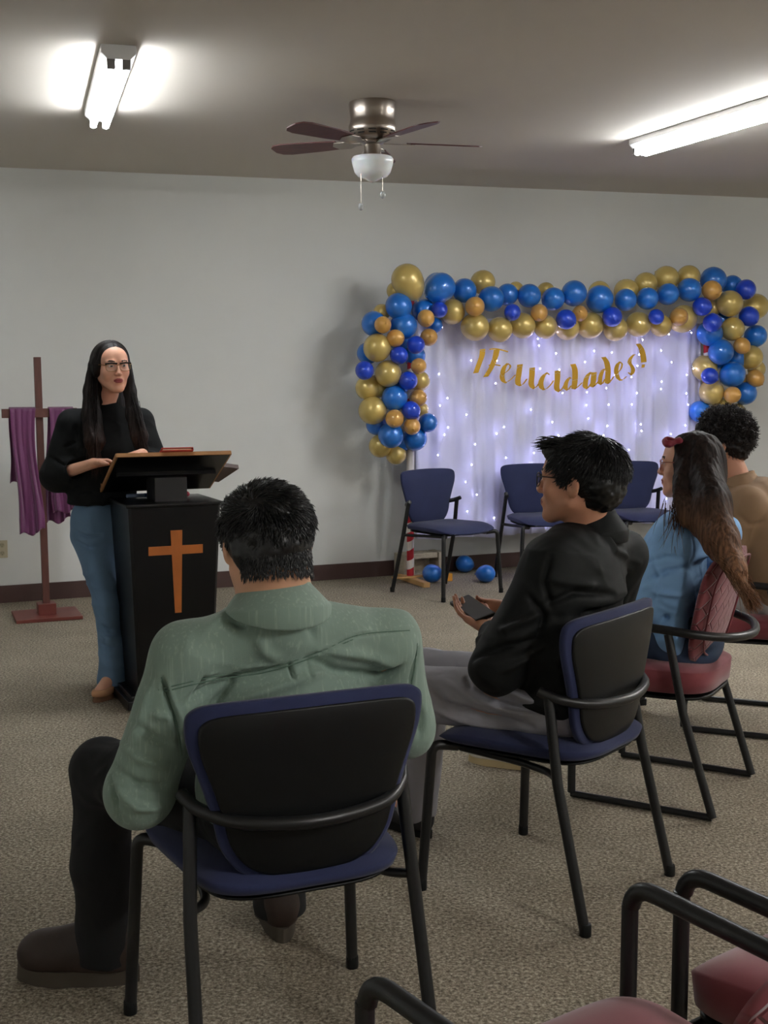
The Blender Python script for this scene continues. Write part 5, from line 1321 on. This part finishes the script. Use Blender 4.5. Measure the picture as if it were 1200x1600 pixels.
# ------------------------------------------------------------------ man in black with the phone
def man_black():
    F = Vector((-.79, .613, 0)); rt = Vector((.613, .79, 0)); c = Vector((C2[0], C2[1], 0)); org = c + F * .3
    P = empty('person', org, 0, 'seated man with glasses in a black shirt and grey trousers holding a phone', 'person')
    J = {'R': frame_from(F)}
    J['head'] = aty(900, 754, 3.60); J['HR'] = frame_from((-.90, .42, .02))
    J['pelvis'] = c + F * -.07 + UPV * .57; J['neck'] = aty(925, 826, 3.62); J['chest'] = c - F * .055 + UPV * .88 
    J['shL'] = aty(862, 884, 3.47); J['shR'] = aty(972, 868, 3.78)
    J['elL'] = aty(778, 1042, 3.46); J['elR'] = aty(930, 1010, 3.86)
    J['wrL'] = aty(768, 984, 3.62); J['wrR'] = aty(800, 958, 3.86)
    J['hipL'] = c - rt * .095 + UPV * .56 + F * .01; J['hipR'] = c + rt * .095 + UPV * .56 + F * .01
    J['knL'] = J['hipL'] + F * .50 - rt * .10; J['knR'] = J['hipR'] + F * .50 - rt * .02; J['knL'].z = J['knR'].z = .54
    J['anL'] = J['knL'] + F * .08; J['anR'] = J['knR'] + F * .04; J['anL'].z = J['anR'].z = .09
    J['toeL'] = (F - rt * .2).normalized(); J['toeR'] = (F + rt * .2).normalized()
    S = Sdf(org + Vector((-.65, -.62, -.01)), org + Vector((.62, .65, 1.42)), .005)
    head_sdf(S, J['head'], J['HR'], 1.04, 1.05); body_common(S, J, 1.03, .060, (.044, .038, .029), (.078, .058, .042))
    hand_sdf(S, J['wrL'], (-.55, .5, .22), (.1, .1, 1), curl=.35, left=True); hand_sdf(S, J['wrR'], (-.85, -.2, .15), (-.1, -.6, .3), curl=.45)
    backcut(S, c, F, J, -.08, 1.0)
    V, Q = S.mesh(); V = relax(V, Q, 1, .35); mi = head_mi(V, Q, J['head'], J['HR'], 1.04)
    np_mesh('body', V, Q, skin('skin_warm', srgb(198, 142, 114), srgb(150, 84, 76)), P, org, mi)
    def rad(S):
        S.ell(J['pelvis'] - UPV * .01, (.185, .145, .12), J['R'], k=.05)
        for s_ in 'LR':
            S.rc(J['hip' + s_] + UPV * .0, J['kn' + s_], .098, .082, k=.04); S.rc(J['kn' + s_], J['an' + s_] + UPV * .0, .078, .066, k=.03)
            S.cut(J['an' + s_] - UPV * .045, (0, 0, -1), .004)
        S.box(c + F * .02 + UPV * .335, (.6, .60, .29), J['R'], rr=.02, k=.01, op='sub')
    fl_ = (([(668, 1065), (700, 1100), (760, 1120), (830, 1135)], .010, -.010), ([(690, 1062), (740, 1092), (800, 1110), (845, 1118)], .012, .009), ([(740, 1070), (780, 1095), (845, 1112)], .009, -.010),
           ([(760, 1062), (790, 1080), (845, 1100)], .010, .008), ([(735, 1040), (728, 1060), (735, 1078)], .005, -.008), ([(680, 1110), (740, 1130), (800, 1140)], .010, .006))
    shirt_mesh('trousers', P, org, J, .006, mat('grey_cotton', srgb(162, 161, 169), rough=.9, wrk=(8, .012), bump=(300, .2, .001)), rad, wr=(.006, 7, 9), lo=org + Vector((-.6, -.55, .0)), hi=org + Vector((.6, .6, .80)),
        folds=lambda V, Q: [(hits(V, Q, p), w_, a) for p, w_, a in fl_ if len(hits(V, Q, p)) > 1])
    def rad(S):
        ch = J['chest']
        S.ell(ch, (.20, .140, .20), J['R'], k=.05); S.ell((J['pelvis'] + ch) / 2 - F * .01, (.195, .155, .20), J['R'], k=.06); S.ell(J['pelvis'] + UPV * .02, (.20, .160, .10), J['R'], k=.05)
        S.ell(ch + UPV * .06 - F * .02, (.18, .10, .12), J['R'], k=.05)
        S.rc(J['neck'] - UPV * .06, J['neck'] + UPV * .015, .085, .064, k=.03)
        for s_ in 'LR':
            S.rc(J['neck'] - UPV * .05 - F * .01, J['sh' + s_], .06, .072, k=.04); S.rc(J['sh' + s_], J['el' + s_], .078, .078, k=.03); S.rc(J['el' + s_], J['el' + s_].lerp(J['wr' + s_], .85), .072, .046, k=.03)
        S.cut(J['neck'] + UPV * .038, (0, .2, 1), .004)
        S.box(c + F * .0 + UPV * .30, (.6, .7, .33), J['R'], rr=.02, k=.01, op='sub'); backcut(S, c, F, J, -0.150)
    fl2 = (([(850, 945), (900, 925), (960, 930), (1015, 905)], .010, -.010), ([(860, 905), (920, 915), (985, 890)], .012, .008), ([(870, 965), (930, 950), (1015, 940)], .011, -.009),
           ([(795, 900), (825, 930), (850, 960), (840, 1000)], .009, -.010), ([(745, 1000), (790, 985), (850, 955)], .010, .008), ([(740, 1030), (790, 1010), (840, 1000)], .009, -.009),
           ([(860, 870), (850, 910), (862, 950)], .008, -.006), ([(780, 1050), (820, 1030), (850, 1010)], .009, .007), ([(900, 985), (880, 1010), (870, 1040)], .010, .007), ([(870, 800), (920, 812), (950, 805)], .006, -.006),
           ([(940, 830), (960, 860), (1000, 880)], .010, .006))
    MK = mat('black_cotton', srgb(13, 16, 17), rough=.7, spec=.3, wrk=(7, .014), bump=(500, .15, .001))
    so, V, Q = shirt_mesh('shirt', P, org, J, .0055, MK, rad, wr=(.008, 6, 9), lo=org + Vector((-.55, -.62, .42)), hi=org + Vector((.62, .5, 1.22)),
        folds=lambda V, Q: [(hits(V, Q, p), w_, a) for p, w_, a in fl2 if len(hits(V, Q, p)) > 1])
    collar_mesh(so, org, J, F, MK, .066, .096, .040, .012)
    C, R, g = J['head'], J['HR'], 1.04; H = lambda x, y, z: Vector(C) + R @ Vector((x * g, y * g, z * g))
    MH = hair_mat('black_hair', srgb(10, 11, 13), rough=.38)
    S = Sdf(C + Vector((-.17, -.17, -.14)), C + Vector((.17, .17, .18)), .004)
    S.ell(H(0, -.032, .040), (.092, .116, .098), R, k=.02); S.ell(H(0, -.075, -.005), (.080, .066, .080), R, k=.03); S.ell(H(0, .055, .085), (.06, .045, .032), R, k=.03)
    S.cut(H(0, .066, .03), R @ Vector((0, 1, -.55)), .012); S.cut(H(0, -.08, -.098), R @ Vector((0, -.15, -1)), .008)
    for sx in (-1, 1): S.ell(H(sx * .096, .004, -.024), (.024, .030, .044), R, k=.01, op='sub')
    V, Q = S.mesh(); V = relax(V, Q, 1); N = vnormals(V, Q); L = (V - A3(C)) @ np.array(R)
    V = V + N * (.005 * vnoise(np.stack([L[:, 0] * 60, L[:, 1] * 20, L[:, 2] * 35], 1)) + .003 * vnoise(V * 95))[:, None]
    hm = np_mesh('hair', V, Q, MH, P, org)
    ok = lambda D, L: (D[:, 1] < .75) & (L[:, 2] > -.045) & ~((np.abs(D[:, 0]) > .7) & (L[:, 2] < .0) & (L[:, 1] > -.06)) & ~((L[:, 1] > .03) & (L[:, 2] < .06))
    rp, dn, Lp, Ld = cap_roots(C, R, g, 8000, 15, ok, (.089, .112, .096), (0, -.030, .038))
    crown = A3(H(.01, -.06, .12)); away = rp - crown; away /= np.linalg.norm(away, axis=1, keepdims=True)
    fl0 = away + np.stack([vnoise(rp * 18), vnoise(rp * 18 + 5), vnoise(rp * 18 + 9)], 1) * .6; sw = fl0 - dn * (fl0 * dn).sum(1, keepdims=True); sw = sw / np.linalg.norm(sw, axis=1, keepdims=True) + dn * .16
    ln = np.where(Ld[:, 2] > .1, .040, .024) * np.random.default_rng(1).uniform(.7, 1.3, len(rp))
    strands('swept_locks', rp, sw, ln, 5, .0017, (.15, .7), .10, MH, hm, org, 6)
    # forelock
    rg = np.random.default_rng(3); n = 220; rr = np.stack([rg.uniform(-.05, .05, n), rg.uniform(.03, .07, n), rg.uniform(.095, .118, n)], 1)
    sw = np.stack([rg.normal(size=n) * .2, rg.uniform(.8, 1.2, n), rg.uniform(.0, .25, n)], 1)
    strands('forelock', A3(C) + rr * g @ np.array(R).T, sw @ np.array(R).T, rg.uniform(.035, .065, n), 6, .0022, (.25, .7), .35, MH, hm, org, 9)
    glasses(P, org, C, R, g, mat('black_frame', srgb(16, 16, 18), rough=.3), lens_w=.026, half=.033, rim=.0016)
    ws = [mat('white_sneaker', srgb(214, 210, 200), rough=.6), mat('white_rubber', srgb(200, 196, 186), rough=.7)]
    for s_ in 'LR':
        hp = J['an' + s_].copy(); hp.z = 0; hp -= J['toe' + s_] * .07
        shoe_mesh('shoe', [mat('dark_shoe', srgb(30, 30, 34), rough=.6), M_BLACKPL], P, org, hp, J['toe' + s_], L=.29, W=.10, H=.06, anklez=.075)
    # phone
    pc_ = aty(738, 951, 3.70); ph = empty('smartphone', pc_, 0, 'dark smartphone held by the man in the black shirt', 'phone')
    ax = (aty(760, 967, 3.64) - aty(714, 935, 3.78)).normalized(); fc = Vector((-.1, -.42, 1)); sd = ax.cross(fc).normalized(); up = sd.cross(ax).normalized()
    Rp = Matrix((ax, sd, up)).transposed(); mb = MB(); mb.box((0, 0, 0), (.150, .070, .012), R=Rp); mb.build('case', mat('phone_case', srgb(22, 22, 24), rough=.4), ph, bevel=.004)
    mb = MB(); mb.box(up * .0058, (.142, .066, .0008), R=Rp); mb.build('screen', mat('phone_screen_sheen', srgb(88, 90, 98), rough=.15, spec=.8), ph)  # grey base colour carries the glass's painted reflection
man_black()

# ------------------------------------------------------------------ woman in the denim shirt
def woman_denim():
    F = Vector((-.867, .497, 0)); rt = Vector((.497, .867, 0)); c = Vector((C3[0], C3[1], 0)); org = c + F * .3
    P = empty('person', org, 0, 'seated woman with long brown hair, dark red hair bow and light denim shirt', 'person')
    J = {'R': frame_from(F)}
    J['head'] = aty(1076, 728, 4.44); J['HR'] = frame_from((-.94, .34, -.02))
    J['pelvis'] = c + F * -.09 + UPV * .56; J['neck'] = aty(1096, 800, 4.42); J['chest'] = c - F * .045 + UPV * .84
    J['shL'] = aty(1056, 842, 4.35); J['shR'] = aty(1130, 835, 4.62)
    J['elL'] = aty(1012, 945, 4.35); J['elR'] = J['shR'] + F * .12 - UPV * .26 + rt * .03
    J['wrL'] = J['elL'] + F * .2 + rt * .08 - UPV * .01; J['wrR'] = J['elR'] + F * .2 - rt * .08
    J['hipL'] = c - rt * .085 + UPV * .56 - F * .03; J['hipR'] = c + rt * .085 + UPV * .56 - F * .03
    J['knL'] = J['hipL'] + F * .42 - rt * .02; J['knR'] = J['hipR'] + F * .42; J['knL'].z = J['knR'].z = .52
    J['anL'] = c + F * .55 - rt * .06; J['anR'] = J['knR'] + F * .10 + rt * .08; J['anL'].z = J['anR'].z = .09
    J['toeL'] = F.copy(); J['toeR'] = F.copy()
    S = Sdf(org + Vector((-.75, -.5, -.01)), org + Vector((.55, .65, 1.36)), .005)
    head_sdf(S, J['head'], J['HR'], .96, .92); body_common(S, J, .88, .046, (.036, .031, .024), (.066, .048, .036))
    hand_sdf(S, J['wrL'], F + rt * .4, -UPV, g=.9, left=True); hand_sdf(S, J['wrR'], F - rt * .4, -UPV, g=.9)
    backcut(S, c, F, J, -.08, 1.0)
    V, Q = S.mesh(); V = relax(V, Q, 1, .35); mi = head_mi(V, Q, J['head'], J['HR'], .96)
    np_mesh('body', V, Q, skin('skin_fair', srgb(220, 168, 144), srgb(150, 74, 72)), P, org, mi)
    def rad(S):
        S.ell(J['pelvis'] - UPV * .01, (.17, .13, .11), J['R'], k=.05)
        for s_ in 'LR':
            S.rc(J['hip' + s_], J['kn' + s_], .084, .068, k=.04); S.rc(J['kn' + s_], J['an' + s_], .062, .05, k=.03); S.cut(J['an' + s_] - UPV * .03, (0, 0, -1), .004)
        S.box(c + F * .02 + UPV * .335, (.6, .60, .30), J['R'], rr=.02, k=.01, op='sub')
    shirt_mesh('trousers', P, org, J, .007, mat('dark_denim', srgb(44, 62, 88), rough=.9, noise=(6, .15)), rad, wr=(.005, 7, 9), lo=org + Vector((-.5, -.45, .0)), hi=org + Vector((.5, .45, .80)))
    def rad(S):
        ch = J['chest']
        S.ell(ch, (.172, .12, .19), J['R'], k=.05); S.ell((J['pelvis'] + ch) / 2, (.165, .135, .19), J['R'], k=.06); S.ell(J['pelvis'] + UPV * .015, (.185, .15, .10), J['R'], k=.05)
        S.rc(J['neck'] - UPV * .05, J['neck'] + UPV * .005, .07, .056, k=.03)
        for s_ in 'LR':
            S.rc(J['neck'] - UPV * .045, J['sh' + s_], .05, .062, k=.04); S.rc(J['sh' + s_], J['el' + s_], .066, .06, k=.03); S.rc(J['el' + s_], J['el' + s_].lerp(J['wr' + s_], .9), .056, .036, k=.03)
        S.cut(J['neck'] + UPV * .025, (0, .2, 1), .004); S.box(c + UPV * .31, (.6, .7, .33), J['R'], rr=.02, k=.01, op='sub'); backcut(S, c, F, J, -0.128)
    fl = (([(1015, 905), (1045, 892), (1075, 885)], .009, -.009), ([(1020, 925), (1060, 930), (1095, 905)], .010, .007), ([(1005, 990), (1040, 965), (1090, 925)], .008, -.012), ([(1010, 880), (1040, 870), (1060, 872)], .008, -.006),
          ([(1060, 990), (1085, 960), (1100, 930)], .009, -.008), ([(1018, 860), (1030, 900), (1022, 940)], .008, .006), ([(1080, 835), (1085, 860), (1078, 880)], .004, -.004), ([(1040, 820), (1060, 812), (1085, 818)], .006, -.004))
    shirt_mesh('denim_shirt', P, org, J, .0055, mat('light_denim', srgb(134, 178, 224), rough=.85, noise=(7, .08), wrk=(8, .014), bump=(500, .3, .001)), rad, wr=(.008, 7, 9), lo=org + Vector((-.35, -.5, .42)), hi=org + Vector((.6, .45, 1.15)),
        folds=lambda V, Q: [(hits(V, Q, p), w_, a) for p, w_, a in fl if len(hits(V, Q, p)) > 1])
    C, R, g = J['head'], J['HR'], .96; H = lambda x, y, z: Vector(C) + R @ Vector((x * g, y * g, z * g))
    MH = hair_mat('brown_highlight_hair', srgb(30, 19, 17), (srgb(150, 108, 78), .70, 1.12), rough=.6)
    ch_ = [aty(x, y, Y) for x, y, Y in ((1098, 730, 4.40), (1112, 790, 4.28), (1128, 845, 4.20), (1150, 890, 4.10), (1166, 925, 4.03))]
    S = Sdf(C + Vector((-.2, -.55, -.60)), C + Vector((.42, .22, .16)), .005)
    S.ell(H(0, -.026, .030), (.085, .104, .096), R, k=.02); S.ell(H(0, -.06, -.05), (.082, .075, .09), R, k=.04)
    for a, b, ra, rb in ((0, 1, .080, .085), (1, 2, .085, .070), (2, 3, .070, .040), (3, 4, .040, .016)): S.rc(ch_[a], ch_[b], ra, rb, k=.03, fl=(F, 1.35))
    sl = [H(-.072, .01, .0), aty(1058, 790, 4.30), aty(1062, 815, 4.27)]
    S.rc(sl[0], sl[1], .028, .036, k=.03); S.rc(sl[1], sl[2], .036, .014, k=.03); S.rc(sl[1], ch_[2], .035, .05, k=.04)
    S.ell(H(0, .085, -.015), (.062, .058, .10), R, k=.010, op='sub'); S.cut(H(0, .060, 0), R @ Vector((0, 1, -.25)), .012)
    V, Q = S.mesh(); V = relax(V, Q, 1); N = vnormals(V, Q)
    V = V + N * (.004 * vnoise(np.stack([V[:, 0] * 50 + V[:, 2] * 9, V[:, 1] * 50, V[:, 2] * 4], 1)) + .0015 * vnoise(np.stack([V[:, 0] * 140 + V[:, 2] * 20, V[:, 1] * 140, V[:, 2] * 10], 1)))[:, None]
    hm = np_mesh('hair', V, Q, MH, P, org)
    rg = np.random.default_rng(21); roots = []; dirs = []; lens = []; bk = A3(-F); near = A3(-rt)
    for k in range(2400):
        i = rg.integers(0, 3); t = rg.random(); rr = (.085, .08, .055, .03)[i]; p = A3(ch_[i].lerp(ch_[i + 1], t)); a = rg.uniform(-1.9, 1.3)
        p = p + (near * math.cos(a) + bk * math.sin(a) * .8) * rr * rg.uniform(.9, 1.03); q = A3(ch_[min(4, i + 2)]) - p; roots.append(p); dirs.append(q / np.linalg.norm(q) + rg.normal(size=3) * .05); lens.append(np.linalg.norm(q) + rg.uniform(0, .08))
    strands('loose_locks', np.array(roots), np.array(dirs), np.array(lens), 7, .0019, (.03, .4), .03, MH, hm, org, 4)
    roots = []; dirs = []; lens = []
    for k in range(60):
        p = A3(sl[1]) + rg.normal(size=3) * .018; roots.append(p); dirs.append(np.array([rg.normal() * .2, rg.normal() * .2 - .1, -1])); lens.append(rg.uniform(.06, .16))
    strands('front_wisps', np.array(roots), np.array(dirs), np.array(lens), 7, .0016, (.12, .6), .1, MH, hm, org, 5)
    glasses(P, org, C, R, g, mat('rose_frame', srgb(150, 84, 76), rough=.3), lens_w=.027, half=.033, rim=.0018)
    # hair bow: fabric bow with two loops and a knot
    bo = H(-.052, .030, .094); S = Sdf(bo + Vector((-.09, -.09, -.07)), bo + Vector((.09, .09, .07)), .0035); ax = R @ Vector((-.35, .75, .1)); nn = R @ Vector((-.6, -.2, .8)).normalized()
    ax = ax.normalized()
    for s_ in (-1, 1):
        S.rc(bo + ax * s_ * .006, bo + ax * s_ * .034 - nn * .008, .010, .026, k=.006, fl=(nn, 1.6)); S.rc(bo + ax * s_ * .022 + nn * .004, bo + ax * s_ * .036, .004, .009, k=.003, op='sub')
    S.ell(bo + nn * .004, (.013, .013, .013), k=.006)
    V, Q = S.mesh(); N = vnormals(V, Q); V = V + N * (.0015 * vnoise(V * 120))[:, None]
    np_mesh('hair_bow', V, Q, mat('burgundy_fabric', srgb(126, 18, 42), rough=.6, sheen=.3), P, org)
    for s_ in 'LR':
        hp = J['an' + s_].copy(); hp.z = 0; hp -= F * .06
        hp += F * .18 + rt * (.0 if s_ == 'L' else .05)
        shoe_mesh('shoe', [mat('white_sneaker', srgb(206, 200, 184), rough=.6, noise=(20, .1)), mat('gum_sole', srgb(190, 170, 130), rough=.7)], P, org, J['an' + s_] * 1 - F * .06 - UPV * J['an' + s_].z, F, L=.26, W=.088, H=.055, anklez=.07)
woman_denim()

# ------------------------------------------------------------------ man in the tan shirt
def man_tan():
    F = Vector((-.925, .38, 0)); rt = Vector((.38, .925, 0)); c = Vector((C4[0], C4[1], 0)); org = c + F * .3
    P = empty('person', org, 0, 'seated man with curly dark hair in a tan shirt at the right edge', 'person')
    J = {'R': frame_from(F)}
    J['head'] = aty(1124, 694, 5.40); J['HR'] = frame_from((-.94, .34, -.05))
    J['pelvis'] = c + F * -.09 + UPV * .56; J['neck'] = aty(1152, 757, 5.38); J['chest'] = c - F * .03 + UPV * .88
    J['shL'] = aty(1166, 792, 5.20); J['shR'] = J['shL'] + rt * .36
    J['elL'] = J['shL'] + F * .14 - UPV * .29; J['elR'] = J['shR'] + F * .14 - UPV * .29
    J['wrL'] = J['elL'] + F * .22 + rt * .08; J['wrR'] = J['elR'] + F * .22 - rt * .08
    J['hipL'] = c - rt * .09 + UPV * .56 - F * .03; J['hipR'] = c + rt * .09 + UPV * .56 - F * .03
    J['knL'] = J['hipL'] + F * .44; J['knR'] = J['hipR'] + F * .44; J['knL'].z = J['knR'].z = .53
    J['anL'] = J['knL'] + F * .12; J['anR'] = J['knR'] + F * .12; J['anL'].z = J['anR'].z = .09
    J['toeL'] = F.copy(); J['toeR'] = F.copy()
    S = Sdf(org + Vector((-.6, -.5, -.01)), org + Vector((.55, .6, 1.44)), .006)
    head_sdf(S, J['head'], J['HR'], 1.03); body_common(S, J, 1.0, .058, (.044, .038, .029), (.076, .056, .042))
    hand_sdf(S, J['wrL'], F + rt * .3, -UPV, left=True); hand_sdf(S, J['wrR'], F - rt * .3, -UPV)
    backcut(S, c, F, J, -.08, 1.0)
    V, Q = S.mesh(); V = relax(V, Q, 1, .35); mi = head_mi(V, Q, J['head'], J['HR'], 1.03)
    np_mesh('body', V, Q, skin('skin_warm', srgb(198, 142, 114), srgb(150, 84, 76)), P, org, mi)
    def rad(S):
        S.ell(J['pelvis'] - UPV * .01, (.18, .14, .11), J['R'], k=.05)
        for s_ in 'LR':
            S.rc(J['hip' + s_], J['kn' + s_], .092, .076, k=.04); S.rc(J['kn' + s_], J['an' + s_], .074, .068, k=.03); S.cut(J['an' + s_] - UPV * .04, (0, 0, -1), .004)
        S.box(c + F * .02 + UPV * .335, (.6, .60, .30), J['R'], rr=.02, k=.01, op='sub')
    shirt_mesh('trousers', P, org, J, .008, mat('light_grey_cotton', srgb(176, 172, 168), rough=.9), rad, wr=(.005, 7, 9), lo=org + Vector((-.5, -.45, .0)), hi=org + Vector((.5, .5, .80)))
    def rad(S):
        ch = J['chest']
        S.ell(ch, (.20, .135, .20), J['R'], k=.05); S.ell((J['pelvis'] + ch) / 2, (.185, .15, .20), J['R'], k=.06); S.ell(J['pelvis'] + UPV * .015, (.19, .155, .10), J['R'], k=.05)
        S.rc(J['neck'] - UPV * .05, J['neck'] + UPV * .012, .085, .066, k=.03)
        for s_ in 'LR':
            S.rc(J['neck'] - UPV * .045, J['sh' + s_], .06, .074, k=.04); S.rc(J['sh' + s_], J['el' + s_], .078, .070, k=.03); S.rc(J['el' + s_], J['el' + s_].lerp(J['wr' + s_], .9), .064, .044, k=.03)
        S.cut(J['neck'] + UPV * .034, (0, .1, 1), .004); S.box(c + UPV * .31, (.6, .7, .33), J['R'], rr=.02, k=.01, op='sub'); backcut(S, c, F, J, -0.128)
    fl = (([(1145, 740), (1165, 745), (1190, 730)], .006, -.005), ([(1150, 800), (1170, 820), (1198, 815)], .012, -.003))
    to, V, Q = shirt_mesh('shirt', P, org, J, .006, mat('tan_cotton', srgb(140, 112, 84), rough=.8, wrk=(7, .012), bump=(500, .2, .001)), rad, wr=(.007, 6, 8), lo=org + Vector((-.35, -.5, .42)), hi=org + Vector((.6, .55, 1.25)),
        folds=lambda V, Q: [(hits(V, Q, p), w_, a) for p, w_, a in fl if len(hits(V, Q, p)) > 1])
    collar_mesh(to, org, J, F, MATS['tan_cotton'], .068, .102, .044, .012)
    C, R, g = J['head'], J['HR'], 1.03; H = lambda x, y, z: Vector(C) + R @ Vector((x * g, y * g, z * g))
    MH = hair_mat('curly_dark_hair', srgb(22, 14, 14), rough=.5)
    S = Sdf(C + Vector((-.2, -.2, -.14)), C + Vector((.2, .2, .2)), .005)
    S.ell(H(0, -.022, .044), (.102, .124, .096), R, k=.02); S.ell(H(0, -.07, -.0), (.085, .065, .075), R, k=.03)
    S.cut(H(0, .078, .03), R @ Vector((0, 1, -.5)), .012); S.cut(H(0, -.08, -.075), R @ Vector((0, -.2, -1)), .008)
    for sx in (-1, 1): S.ell(H(sx * .10, .0, -.03), (.034, .036, .048), R, k=.01, op='sub')
    V, Q = S.mesh(); N = vnormals(V, Q); V = V + N * (.012 * vnoise(V * 38) + .007 * vnoise(V * 80))[:, None]
    hm = np_mesh('hair', V, Q, MH, P, org)
    ok = lambda D, L: (D[:, 1] < .8) & (L[:, 2] > -.04) & ~((np.abs(D[:, 0]) > .7) & (L[:, 2] < .01)) & ~((L[:, 1] > .04) & (L[:, 2] < .05))
    rp, dn, Lp, Ld = cap_roots(C, R, g, 2600, 25, ok, (.096, .116, .104), (0, -.024, .045))
    strands('curls', rp, dn + np.random.default_rng(8).normal(size=dn.shape) * .5, np.random.default_rng(1).uniform(.025, .05, len(rp)), 9, .0022, (1.1, 1.35), .1, MH, hm, org, 6)
    for s_ in 'LR':
        shoe_mesh('shoe', [mat('dark_shoe', srgb(30, 30, 34), rough=.6), M_BLACKPL], P, org, J['an' + s_] - F * .07 - UPV * J['an' + s_].z, F, L=.29, W=.10, H=.06, anklez=.075)
man_tan()
